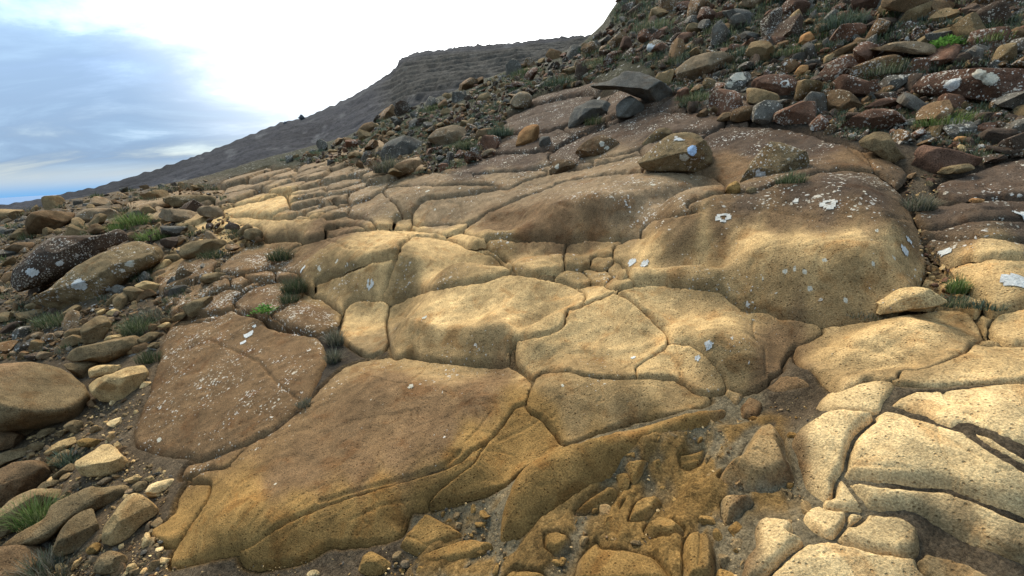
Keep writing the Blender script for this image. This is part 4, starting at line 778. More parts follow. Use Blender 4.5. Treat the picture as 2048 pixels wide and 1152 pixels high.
def grass_material():
    mt = bpy.data.materials.new("grass_blades"); mt.use_nodes = True
    t = mt.node_tree; t.nodes.clear()
    out = t.nodes.new('ShaderNodeOutputMaterial'); d = t.nodes.new('ShaderNodeBsdfDiffuse'); tr = t.nodes.new('ShaderNodeBsdfTranslucent')
    ms = t.nodes.new('ShaderNodeMixShader'); ms.inputs[0].default_value = 0.3
    a = attr(t, 'tint')
    pos = t.nodes.new('ShaderNodeNewGeometry').outputs['Position']
    k = maprange(t, tex(t, 'ShaderNodeTexNoise', pos, 40.0, i_Detail=2.0).outputs[0], 0.3, 0.7, 0.7, 1.3)
    kc = t.nodes.new('ShaderNodeCombineColor')
    for i in range(3): t.links.new(k, kc.inputs[i])
    c = mix(t, 1.0, a.outputs['Color'], kc.outputs[0], 'MULTIPLY')
    t.links.new(c, d.inputs[0]); t.links.new(c, tr.inputs[0])
    t.links.new(d.outputs[0], ms.inputs[1]); t.links.new(tr.outputs[0], ms.inputs[2]); t.links.new(ms.outputs[0], out.inputs[0])
    return mt
M_GRASS = grass_material()

# ------------------------------------------------------------------ mesh plumbing
COLL = scene.collection
def build_mesh(name, verts, faces, mat, tint=None, lich=None, spot=None, smooth=True, sharp=None):
    me = bpy.data.meshes.new(name)
    verts = np.asarray(verts, np.float32)
    if isinstance(faces, np.ndarray):
        nf, w = faces.shape
        me.vertices.add(len(verts)); me.vertices.foreach_set('co', verts.ravel())
        me.loops.add(nf * w); me.loops.foreach_set('vertex_index', faces.astype(np.int32).ravel())
        me.polygons.add(nf); me.polygons.foreach_set('loop_start', np.arange(0, nf * w, w, dtype=np.int32))
        me.update(calc_edges=True)
    else:
        me.from_pydata(verts.tolist(), [], faces); me.update()
    me.polygons.foreach_set('use_smooth', np.full(len(me.polygons), smooth))
    n = len(me.vertices)
    if tint is not None:
        c = np.ones((n, 4), np.float32); c[:, :3] = tint
        me.attributes.new('tint', 'FLOAT_COLOR', 'POINT').data.foreach_set('color', c.ravel())
    if lich is not None:
        me.attributes.new('lich', 'FLOAT', 'POINT').data.foreach_set('value', np.broadcast_to(np.asarray(lich, np.float32), (n,)).astype(np.float32))
    if spot is not None:
        me.attributes.new('spot', 'FLOAT_COLOR', 'POINT').data.foreach_set('color', np.asarray(spot, np.float32).ravel())
    me.materials.append(mat)
    if sharp: me.set_sharp_from_angle(angle=R(sharp))
    me.validate()
    return me
def add_obj(name, me, label=None, cat=None, group=None, kind=None, parent=None, loc=None):
    o = bpy.data.objects.new(name, me); COLL.objects.link(o)
    if label: o['label'] = label
    if cat: o['category'] = cat
    if group: o['group'] = group
    if kind: o['kind'] = kind
    if parent is not None: o.parent = parent
    if loc is not None: o.location = loc
    return o

# ------------------------------------------------------------------ relief field from the ledge lines
def densify(pts, step, closed=False):
    p = np.asarray(pts, float); out = []
    n = len(p)
    for i in range(n if closed else n - 1):
        a, b = p[i], p[(i + 1) % n]; k = max(1, int(np.hypot(*(b - a)) / step))
        for j in range(k): out.append(a + (b - a) * j / k)
    if not closed: out.append(p[-1])
    return np.array(out)
def catmull(pts, step=5.0):
    p = np.asarray(pts, float); n = len(p); out = []
    for i in range(n):
        p0, p1, p2, p3 = p[i - 1], p[i], p[(i + 1) % n], p[(i + 2) % n]
        k = max(2, int(np.hypot(*(p2 - p1)) / step))
        t = (np.arange(k) / k)[:, None]
        T0 = (p2 - p0) * 0.36; T1 = (p3 - p1) * 0.36
        h = (2 * t**3 - 3 * t**2 + 1) * p1 + (t**3 - 2 * t**2 + t) * T0 + (-2 * t**3 + 3 * t**2) * p2 + (t**3 - t**2) * T1
        out.append(h)
    return np.vstack(out)
def qco(x, y):
    r = np.hypot(x, y)
    return np.stack([np.arctan2(x, y), 0.5 * np.log(np.maximum(r, 0.2))], -1)
cp, cd = [], []
for dz, line in RELIEF:
    d_ = densify(line, 20) if len(line) > 1 else np.array(line, float)
    cp.append(d_); cd.append(np.full(len(d_), dz))
cp = np.vstack(cp); cd = np.concatenate(cd)
r0 = np.linalg.norm(ray_hit(cp[:, 0], cp[:, 1], base_h)[:, :2], axis=1)
cd = cd * np.clip(r0 / 3.6, 0.36, 1.3)
hit = ray_hit(cp[:, 0], cp[:, 1], base_h, cd)
Q = qco(hit[:, 0], hit[:, 1])
far_fade = sstep(np.exp(Q[:, 1] * 2), 20, 9)
cd = cd * far_fade
def mq(A, B, c=0.012):
    d2 = (A[:, 0:1] - B[:, 0]) ** 2 + (A[:, 1:2] - B[:, 1]) ** 2 + c * c
    return -np.sqrt(d2)
K = mq(Q, Q) + np.eye(len(Q)) * 0.012
W = np.linalg.solve(np.block([[K, np.ones((len(Q), 1))], [np.ones((1, len(Q))), np.zeros((1, 1))]]), np.append(cd, 0))
GA = np.linspace(-1.35, 1.35, 380); GL = np.linspace(math.log(0.6), math.log(26), 300)
ga, gl_ = np.meshgrid(GA, GL, indexing='ij')
QG = np.stack([ga.ravel(), 0.5 * gl_.ravel()], -1)
DZ = np.zeros(len(QG))
for a in range(0, len(QG), 20000):
    DZ[a:a + 20000] = mq(QG[a:a + 20000], Q) @ W[:-1] + W[-1]
DZ = np.clip(DZ, -0.3, 0.45).reshape(ga.shape)
gk = np.exp(-0.5 * (np.arange(-7, 8) / 2.6) ** 2); gk /= gk.sum()      # ledges run across the slope: smooth along them
pad = np.pad(DZ, ((7, 7), (0, 0)), 'edge')
DZ = sum(gk[i] * pad[i:i + DZ.shape[0]] for i in range(15))
DZ *= sstep(np.exp(gl_), 22, 9) * sstep(np.abs(ga), 1.3, 1.05) * sstep(np.exp(gl_), 0.6, 0.9)
def dzf(x, y):
    r = np.hypot(x, y); az = np.arctan2(x, y)
    u = np.clip((az - GA[0]) / (GA[1] - GA[0]), 0, len(GA) - 1.001); v = np.clip((np.log(np.maximum(r, 0.1)) - GL[0]) / (GL[1] - GL[0]), 0, len(GL) - 1.001)
    i = u.astype(int); j = v.astype(int); fu = u - i; fv = v - j
    return (DZ[i, j] * (1 - fu) * (1 - fv) + DZ[i + 1, j] * fu * (1 - fv) + DZ[i, j + 1] * (1 - fu) * fv + DZ[i + 1, j + 1] * fu * fv)
def M(x, y):
    return base_h(x, y) + dzf(x, y)

# ------------------------------------------------------------------ colour fields
def field(points_px, values, power=3.2):
    h = ray_hit(points_px[:, 0], points_px[:, 1], M)
    P = qco(h[:, 0], h[:, 1])
    def f(x, y, warp=0.012, seed=5):
        q = qco(x, y)
        s = np.stack([q[:, 0] * 14, q[:, 1] * 14, np.zeros(len(q))], -1)
        q = q + warp * np.stack([fbm(s, 2, seed), fbm(s, 2, seed + 50)], -1)
        out = np.zeros((len(q), values.shape[1]))
        for a in range(0, len(q), 40000):
            d2 = ((q[a:a + 40000, 0:1] - P[:, 0]) ** 2 + (q[a:a + 40000, 1:2] - P[:, 1]) ** 2 + 5e-4).astype(np.float32)
            w = 1.0 / (d2 * d2 * np.sqrt(d2))
            out[a:a + 40000] = (w @ values) / w.sum(1, keepdims=True)
        return out
    return f
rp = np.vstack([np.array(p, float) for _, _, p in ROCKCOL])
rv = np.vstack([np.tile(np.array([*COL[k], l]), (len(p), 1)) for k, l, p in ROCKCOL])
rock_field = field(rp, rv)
gp = np.vstack([np.array(p, float) for _, p in GROUNDCOL])
gv = np.vstack([np.tile(np.array(COL[k]), (len(p), 1)) for k, p in GROUNDCOL])
ground_field = field(gp, gv)
SPOTCOL = [(0.40, 0.35, 0.25), (0.45, 0.43, 0.37), (0.37, 0.45, 0.53), (0.45, 0.41, 0.33)]
sp_px = np.array([s[:2] for s in SPOTS], float)
def spots_at(P, centres, rad, kinds):
    """colour+mask of the lichen patches at points P (n,3)"""
    out = np.zeros((len(P), 4)); out[:, :3] = SPOTCOL[0]
    jit = 0.30 * fbm(P * 45.0, 3, 91)
    for c, r_, k in zip(centres, rad, kinds):
        near = np.abs(P - c).max(1) < r_ * 2
        if not near.any(): continue
        d = np.linalg.norm(P[near] - c, axis=1) / r_ + jit[near]
        mk = np.clip(1.0 - sstep(d, 0.75, 1.15), 0, 1)
        if k == 3: mk *= sstep(d, 0.35, 0.6)
        cur = out[near]; better = mk > cur[:, 3]
        cur[better, :3] = SPOTCOL[k]; cur[better, 3] = mk[better]
        out[near] = cur
    return out

def big_spot(s): return s[3] > 0 or s[2] >= 8
def lichen_patches(owner, V, faces, centres, rad, kinds, lift):
    """each lichen patch one can point to is a thin crust of its own on the rock"""
    nb = np.zeros(len(owner.data.vertices) * 3, np.float32); owner.data.vertices.foreach_get('normal', nb); nrm = nb.reshape(-1, 3)
    if owner.name.startswith(('boulder', 'stone')):
        nrm = nrm * np.where((nrm * V).sum(1) < 0, -1.0, 1.0)[:, None]
    for c, r_, k in zip(centres, rad, kinds):
        near = np.abs(V - c).max(1) < r_ * 1.6
        if near.sum() < 5: continue
        d = np.full(len(V), 9.0)
        d[near] = np.linalg.norm(V[near] - c, axis=1) / r_ + (0.10 if k == 2 else 0.34) * fbm(V[near] * (0.9 / r_), 3, 91)
        dm = d[faces].mean(1)
        f = faces[(dm < 1.0) & ((dm > 0.5) if k == 3 else True)]
        if len(f) < 3: continue
        used, inv = np.unique(f, return_inverse=True)
        P = V[used] + nrm[used] * lift
        me = build_mesh('lichen_patch', P, inv.reshape(f.shape), M_LICHEN, tint=np.array(SPOTCOL[k])[None] * np.ones((len(P), 1)))
        o = add_obj('lichen_patch', me, parent=owner)

# ------------------------------------------------------------------ slabs
def poly_sdf(P, poly):
    """signed distance (inside positive) of points P (n,2) to polygon"""
    o = poly.mean(0)
    a = (poly - o).astype(np.float32); b = np.roll(a, -1, 0); e = b - a
    ax, ay, ex, ey = a[:, 0], a[:, 1], e[:, 0], e[:, 1]
    il = 1.0 / np.maximum(ex * ex + ey * ey, 1e-12); by = b[:, 1]
    sl_ = ex / np.where(np.abs(ey) < 1e-9, 1e-9, ey)
    Pf = (P - o).astype(np.float32)
    out = np.empty(len(P), np.float32)
    for s in range(0, len(P), 3000):
        px = Pf[s:s + 3000, 0:1]; py = Pf[s:s + 3000, 1:2]
        wx = px - ax; wy = py - ay
        t = (wx * ex + wy * ey) * il
        np.clip(t, 0, 1, out=t)
        dx = wx - ex * t; dy = wy - ey * t
        d = np.sqrt((dx * dx + dy * dy).min(1))
        c = ((ay > py) != (by > py)) & (wx < wy * sl_)
        out[s:s + 3000] = np.where(np.count_nonzero(c, axis=1) & 1, d, -d)
    return out.astype(float)
def line_dist(P, line):
    a = line[:-1]; e = line[1:] - a
    w = P[:, None, :] - a[None]
    t = np.clip((w * e).sum(-1) / np.maximum((e * e).sum(-1), 1e-12), 0, 1)
    d = w - e * t[..., None]
    return np.sqrt((d * d).sum(-1).min(1))

# many small joint blocks of the far pavement: cells grown round random seeds
def voronoi_cells(region, sx, sy, ang, seed):
    rg = np.random.default_rng(seed)
    ca, sa = math.cos(ang), math.sin(ang)
    Rm = np.array([[ca, sa], [-sa, ca]])
    reg = np.asarray(region, float); rr = reg @ Rm.T / np.array([sx, sy])
    lo, hi = rr.min(0), rr.max(0); pts = []
    cand = lo + (hi - lo) * rg.random((3000, 2)); cand = cand[poly_sdf(cand, rr) > -0.3]
    for p in cand:
        if all(np.hypot(*(p - q)) > 0.78 for q in pts): pts.append(p)
    pts = np.array(pts); cells = []
    for i, p in enumerate(pts):
        cell = [p + np.array(v) * 1.3 for v in ((-1, -1), (1, -1), (1, 1), (-1, 1))]
        for j in np.argsort(((pts - p) ** 2).sum(1))[1:14]:
            q = pts[j]; mid_ = (p + q) / 2; nn = q - p
            new = []
            for k in range(len(cell)):
                a, b = cell[k], cell[(k + 1) % len(cell)]
                da, db = (a - mid_) @ nn, (b - mid_) @ nn
                if da <= 0: new.append(a)
                if da * db < 0: new.append(a + (b - a) * da / (da - db))
            cell = new
            if len(cell) < 3: break
        if len(cell) >= 3:
            cells.append(((np.array(cell) * np.array([sx, sy])) @ Rm).tolist())
    return cells
n_named = len(S)
BLOCKS = [
 ([(340,400),(420,362),(520,340),(620,324),(700,335),(750,350),(770,365),(700,390),(690,425),(575,432),(440,412)], 66, 13, -0.30, 3),
 ([(400,560),(470,500),(560,480),(600,500),(600,560),(520,640),(420,640)], 70, 36, -0.35, 4),
 ([(1080,270),(1300,215),(1420,225),(1300,300),(1180,345),(1080,340)], 90, 30, -0.35, 6),
 ([(1820,560),(1900,540),(1990,620),(2060,690),(1960,680),(1930,620),(1850,620)], 60, 34, 0.2, 8),
 ([(1930,620),(2000,610),(2060,640),(2060,690),(1960,680)], 70, 40, 0.2, 9),
]
for reg, sx, sy, an, sd_ in BLOCKS:
    for c in voronoi_cells(reg, sx, sy, an, sd_):
        if any(y_ < np.interp(x_, [p[0] for p in NEAR_SKY], [p[1] for p in NEAR_SKY]) + 9 for x_, y_ in c): continue
        S.append(dict(label=None, pts=c, lift=0.0, r=None, drop=None, soft=False))

for k, s in enumerate(S):
    px = catmull(s['pts'], 4.0); s['lift'] *= 0.6
    amp = 1.7 if k < n_named else 1.2
    jn = np.stack([px[:, 0] * 0.06, px[:, 1] * 0.06, np.full(len(px), k * 3.7)], -1)
    px = px + amp * np.stack([fbm(jn, 4, 1, 0.62), fbm(jn, 4, 2, 0.62)], -1)
    h = ray_hit(px[:, 0], px[:, 1], M, s['lift'] * 0.6)
    s['poly'] = h[:, :2]
    s['bb'] = (h[:, :2].min(0), h[:, :2].max(0))
    x, y = h[:, 0], h[:, 1]
    area = 0.5 * abs(np.sum(x * np.roll(y, -1) - np.roll(x, -1) * y))
    s['rad'] = math.sqrt(area / math.pi); s['dist'] = float(np.median(np.linalg.norm(h[:, :2], axis=1)))
    s['sc'] = min(max(s['dist'] / 3.4, 0.5), 4.0)
    if s['r'] is None: s['r'] = min(max(0.06 * s['rad'], 0.010), 0.05)
    else: s['r'] = s['r'] * min(s['sc'], 2.2) * (0.85 if s['lift'] > 0 else 0.36)
    s['r'] = min(max(s['r'], 0.0085 * s['dist']), 0.45 * s['rad'])
    if s['drop'] is None: s['drop'] = 0.10
    if s['lift'] > 0: s['drop'] = max(s['drop'] * s['sc'], s['lift'] + 0.03)
    else: s['drop'] *= s['sc'] * (0.62 if k < n_named else 1.0)
    s['grow'] = (0.0 if s['soft'] else (5.5 if 'pale' in (s['label'] or '') else 2.0) * s['dist'] / FPX) if s['lift'] > 0 else (3.6 if k < n_named else 4.5) * s['dist'] / FPX
    s['gap'] = (1.0 if k < n_named else 0.7) * s['dist'] / FPX
groove_xy = []
for w, dep, pts in GROOVES:
    if dep > 0: w, dep = w * 0.62, dep * 0.6
    h = ray_hit(*densify(pts, 9).T, M)
    groove_xy.append((w, dep, h[:, :2]))
dish_xy = [(ray_hit([p[0]], [p[1]], M)[0, :2], r_, dep) for p, r_, dep in DISHES]
sp_hit = ray_hit(sp_px[:, 0], sp_px[:, 1], M, 0.01)
sp_rad = np.array([s[2] * (0.55 if s[3] == 0 else 0.8) for s in SPOTS]) * np.linalg.norm(sp_hit - CAMP, axis=1) / FPX * 1.15
sp_kind = [s[3] for s in SPOTS]

AZS = np.arange(-1.02, 1.02, 0.0022)
RS = [0.8]
while RS[-1] < 40: RS.append(RS[-1] * (1 + min(max(0.0015 * RS[-1], 0.0026), 0.006)))
RS = np.array(RS)
def slab_sdf(k, P):
    s = S[k]
    d = poly_sdf(P, s['poly']) + s['grow'] - s['gap'] * 0.5
    act = np.where(d > -0.02 * s['dist'])[0]
    if not len(act): return d
    Pa = P[act]; lo, hi = Pa.min(0), Pa.max(0); da = d[act]
    for j in range(k):
        b0, b1 = S[j]['bb']
        if (b0 > hi).any() or (b1 < lo).any(): continue
        near = ((Pa > b0 - 0.03) & (Pa < b1 + 0.03)).all(1)
        if near.any():
            dj = poly_sdf(Pa[near], S[j]['poly']) + S[j]['grow']
            da[near] = np.minimum(da[near], -dj - max(s['gap'], S[j]['gap']) * 0.5)
    d[act] = da
    return d
def surf_noise(P, dist):
    p = np.stack([P[:, 0], P[:, 1], np.zeros(len(P))], -1)
    n = 0.008 * fbm(p * 1.7, 3, 21) + 0.006 * fbm(p * 6.5, 3, 33) + 0.0022 * fbm(p * 26.0, 3, 44)
    # bedding: faint ribs running down the slope
    q = np.stack([P[:, 0] * 7 + P[:, 1] * 5, P[:, 1] * 1.2 - P[:, 0] * 1.2, np.zeros(len(P))], -1)
    n = n + 0.0015 * fbm(q, 2, 60)
    # thin bedding steps and hairline fractures
    st_ = 3.2 * fbm(p * np.array([1.1, 2.3, 1]) + 7, 3, 61) + P[:, 1] * 2.2 - P[:, 0] * 1.1
    fr = st_ - np.floor(st_)
    n = n + 0.007 * (sstep(fr, 0.42, 0.58) - fr)
    for sd_, fq, dp in ((62, 1.5, 0.012), (63, 3.4, 0.007)):
        w_ = p * fq + 0.25 * np.column_stack([fbm(p * 4 * fq, 2, sd_ + 5), fbm(p * 4 * fq, 2, sd_ + 6), np.zeros(len(p))])
        c_ = np.abs(noise3(w_ * np.array([1.0, 1.6, 1]), sd_)) / fq
        mk = sstep(noise3(p * fq * 0.8 + 3, sd_ + 9), 0.0, 0.25)
        n = n - dp * mk * np.exp(-(c_ / (0.0045 * max(1.0, dist / 4))) ** 2)
    return n
bedrock = None
def make_slab(k):
    s = S[k]
    lo, hi = s['bb']
    pol = s['poly']
    az = np.arctan2(pol[:, 0], pol[:, 1]); rr = np.hypot(pol[:, 0], pol[:, 1])
    ia = np.where((AZS > az.min() - 0.01) & (AZS < az.max() + 0.01))[0]
    ir = np.where((RS > rr.min() * 0.97) & (RS < rr.max() * 1.03))[0]
    if len(ia) < 3 or len(ir) < 3: return None
    A, Rr = np.meshgrid(AZS[ia], RS[ir], indexing='ij')
    P = np.stack([np.sin(A) * Rr, np.cos(A) * Rr], -1).reshape(-1, 2)
    d = slab_sdf(k, P)
    na, nr = A.shape
    idx = np.arange(na * nr).reshape(na, nr)
    quads = np.stack([idx[:-1, :-1], idx[:-1, 1:], idx[1:, 1:], idx[1:, :-1]], -1).reshape(-1, 4)
    keep = (d[quads] > 0).any(1)
    quads = quads[keep]
    if len(quads) < 6: return None
    used, inv = np.unique(quads, return_inverse=True)
    quads = inv.reshape(-1, 4)[:, ::-1]
    P = P[used]; d = d[used]
    eps = 0.002
    o = d <= 0
    if o.any():
        for _ in range(2):
            q = P[o]; dq = slab_sdf(k, q)
            gx = (slab_sdf(k, q + [eps, 0]) - slab_sdf(k, q - [eps, 0])) / (2 * eps)
            gy = (slab_sdf(k, q + [0, eps]) - slab_sdf(k, q - [0, eps])) / (2 * eps)
            g2 = np.maximum(gx * gx + gy * gy, 0.2)
            st_ = np.clip(-dq / g2, -0.03 * s['dist'], 0.03 * s['dist'])
            P[o] = q + np.stack([gx * st_, gy * st_], -1)
        d[o] = 0.0
    vary = np.clip(0.75 + 1.1 * noise3(np.column_stack([P * 2.6 / s['sc'], np.full(len(P), 4.2)]), 29), 0.22, 1.4) if s['lift'] == 0 else np.ones(len(P))
    # fronts of slabs are worn round, their backs run straight in under the next one
    fr_ = np.ones(len(P))
    if s['lift'] == 0:
        ne = d < 1.8 * s['r']
        if ne.any():
            q = P[ne]
            gx = (slab_sdf(k, q + [eps, 0]) - slab_sdf(k, q - [eps, 0])); gy = (slab_sdf(k, q + [0, eps]) - slab_sdf(k, q - [0, eps]))
            gn = np.sqrt(gx * gx + gy * gy) + 1e-9
            w_ = -q / np.linalg.norm(q, axis=1, keepdims=True) * 0.6 + np.array([-0.31, -0.25])
            w_ /= np.linalg.norm(w_, axis=1, keepdims=True)
            fr_[ne] = sstep(0.5 - 0.5 * (gx * w_[:, 0] + gy * w_[:, 1]) / gn, 0.2, 0.8)
    t = np.clip(d / np.maximum(s['r'] * vary * (0.3 + 0.9 * fr_), 0.006 * s['dist']), 0, 1)
    prof = (1 - sstep(t, 0, 1)) if s['soft'] else (1 - np.sqrt(np.maximum(1 - (1 - t) ** 2, 0))) * (0.35 + 0.65 * vary) * (0.3 + 0.7 * fr_)
    rg = np.random.default_rng(k + 100)
    c0 = P.mean(0); tilt = rg.normal(0, 0.005 if k < n_named else 0.03, 2); offz = rg.normal(0, 0.004 if k < n_named else 0.018)
    dome = (0.06 if s['lift'] > 0 else 0.012) * s['rad'] * (1 - (1 - np.clip(d / (s['rad'] * 0.7), 0, 1)) ** 2)
    sc = s['sc']
    z = M(P[:, 0], P[:, 1]) + s['lift'] + offz * (sc if k < n_named else min(sc, 1.2)) + ((P - c0) * tilt).sum(1) + dome - 0.6 * dome.mean() + surf_noise(P, s['dist']) * min(sc, 1.5)
    w0 = -c0 / np.linalg.norm(c0) * 0.6 + np.array([-0.31, -0.25]); w0 /= np.linalg.norm(w0)
    if s['lift'] == 0: z += (0.014 * sc if k < n_named else 0.026 * min(sc, 1.2)) * np.clip(((P - c0) @ w0) / s['rad'], -1.3, 1.3)
    z = z - s['drop'] * prof
    for w, dep, ln in groove_xy:
        b0, b1 = ln.min(0) - 0.3, ln.max(0) + 0.3
        near = ((P > b0) & (P < b1)).all(1)
        if not near.any(): continue
        dd = line_dist(P[near], ln)
        ww = w * max(0.5, s['dist'] / 3.5)
        dd = dd + 0.35 * ww * noise3(np.column_stack([P[near] * 30, np.zeros(near.sum())]), 3)
        z[near] -= dep * max(0.5, s['dist'] / 4) * np.exp(-(dd / ww) ** 2) * sstep(d[near], -0.01, 0.02)
    for c, r_, dep in dish_xy:
        dd2 = ((P - c) ** 2).sum(1) / r_ ** 2
        z -= dep * min(sc, 1) * np.exp(-dd2)
    V = np.column_stack([P, z])
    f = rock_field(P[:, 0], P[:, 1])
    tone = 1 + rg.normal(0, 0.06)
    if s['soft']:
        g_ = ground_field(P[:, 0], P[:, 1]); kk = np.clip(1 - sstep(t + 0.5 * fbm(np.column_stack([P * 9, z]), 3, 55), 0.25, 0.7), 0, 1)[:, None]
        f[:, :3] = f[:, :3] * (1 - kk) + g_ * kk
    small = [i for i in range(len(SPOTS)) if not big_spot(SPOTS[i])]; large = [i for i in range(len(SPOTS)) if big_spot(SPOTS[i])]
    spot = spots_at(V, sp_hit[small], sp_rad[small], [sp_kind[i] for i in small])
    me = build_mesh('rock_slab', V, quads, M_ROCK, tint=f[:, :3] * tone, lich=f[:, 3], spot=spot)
    if s['label']:
        o_ = add_obj('rock_slab', me, s['label'], 'rock slab', 'slabs of the bedrock pavement')
        lichen_patches(o_, V, quads, sp_hit[large], sp_rad[large] * 1.15, [sp_kind[i] for i in large], 0.0012 * s['dist'])
    else:
        add_obj('slab', me, parent=bedrock)
    return me
# ------------------------------------------------------------------ ground sheet
GULLY = [(700,1165),(800,1100),(850,1030),(1000,985),(1080,920),(1250,865),(1450,835),(1540,815),(1600,830),(1590,960),(1640,1000),(1600,1050),(1500,1060),(1480,1180),(1000,1200)]
gully_xy = ray_hit(*densify(GULLY, 20, True).T, M)[:, :2]
def rough_h(P, r):
    p3 = np.column_stack([P, np.zeros(len(P))])
    return sstep(r, 4.0, 8.0) * (0.05 * fbm(p3 * 0.9, 4, 73) + 0.03 * np.abs(fbm(p3 * 2.6, 3, 74)) + 0.02 * np.abs(fbm(p3 * 7.0, 2, 75)))
def MG(x, y):
    return M(x, y) + rough_h(np.column_stack([x, y]), np.hypot(x, y))
def ground_mesh():
    az_in = np.arange(-1.05, 1.05, 0.0042)
    az_out = np.concatenate([np.linspace(1.06, math.pi, 40)])
    az = np.concatenate([-az_out[::-1], az_in, az_out[:-1]])
    rs = [0.25]
    while rs[-1] < 75: rs.append(rs[-1] * (1 + (0.03 if rs[-1] < 0.8 else min(max(0.002 * rs[-1], 0.0045), 0.012))))
    rs = np.array(rs)
    A, Rr = np.meshgrid(az, rs, indexing='ij')
    P = np.stack([np.sin(A) * Rr, np.cos(A) * Rr], -1).reshape(-1, 2)
    mx = np.full(len(P), -9.0); mi = mx.copy()
    for k, s in enumerate(S):
        b0, b1 = s['bb']
        near = ((P > b0 - 0.2) & (P < b1 + 0.2)).all(1)
        if near.any():
            dd_ = poly_sdf(P[near], s['poly'])
            mi[near] = np.maximum(mi[near], dd_)
            if s['lift'] == 0: mx[near] = np.maximum(mx[near], dd_)
    r = np.hypot(P[:, 0], P[:, 1])
    p3 = np.column_stack([P, np.zeros(len(P))])
    z = M(P[:, 0], P[:, 1])
    lp = np.log(np.maximum(r, 0.5))
    z += 0.012 * fbm(p3 * 3.0, 4, 71) + 0.004 * fbm(p3 * 22, 3, 72)
    z += rough_h(P, r)
    sc = np.clip(r / 3.4, 0.5, 4.0)
    z -= 0.06 * sc * sstep(mx / sc, -0.045, 0.0) + 0.12 * sc * sstep(mi / sc, 0.01, 0.06)
    c = ground_field(P[:, 0], P[:, 1])
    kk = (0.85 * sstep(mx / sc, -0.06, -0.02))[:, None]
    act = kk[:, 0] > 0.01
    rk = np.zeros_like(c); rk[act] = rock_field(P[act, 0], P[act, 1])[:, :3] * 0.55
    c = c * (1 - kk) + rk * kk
    # worn ochre rock standing through the grit of the gully
    lo_, hi_ = gully_xy.min(0), gully_xy.max(0)
    gi = np.where(((P > lo_) & (P < hi_)).all(1))[0]
    if len(gi):
        gm = sstep(poly_sdf(P[gi], gully_xy), 0.0, 0.10)
        q3 = p3[gi] @ np.array([[0.8, -0.6, 0], [0.6, 0.8, 0], [0, 0, 1]]).T * np.array([1.0, 0.55, 1])
        kn = fbm(q3 * 7.0 + 0.25 * np.column_stack([fbm(q3 * 9, 2, 95)] * 3), 3, 96) + 0.12
        z[gi] += gm * (0.05 * np.clip(kn, -0.35, 0.8) + 0.006 * np.abs(fbm(q3 * 26, 2, 97)))
        kg = (gm * sstep(kn, -0.12, 0.2) * 0.9)[:, None]
        c[gi] = c[gi] * (1 - kg) + np.array(COL['GOLD']) * kg * (1 + 0.3 * fbm(q3 * 12, 2, 98)[:, None])
    na, nr = A.shape
    idx = np.arange(na * nr).reshape(na, nr)
    idx = np.vstack([idx, idx[:1]])
    quads = np.stack([idx[:-1, :-1], idx[1:, :-1], idx[1:, 1:], idx[:-1, 1:]], -1).reshape(-1, 4)
    return build_mesh('ground', np.column_stack([P, z]), quads, M_GROUND, tint=c, lich=0.75 * sstep(r, 4.5, 7.0) * np.clip(0.6 + fbm(p3 * 0.7, 2, 76), 0, 1))
ground = add_obj('ground', ground_mesh(), "gritty soil and gravel between the rocks of the hillside", kind='structure')

bedrock = bpy.data.objects.new('bedrock', None); COLL.objects.link(bedrock)
bedrock['kind'] = 'structure'; bedrock['label'] = "small jointed blocks of bedrock across the middle of the slope"
for k in range(len(S)): make_slab(k)

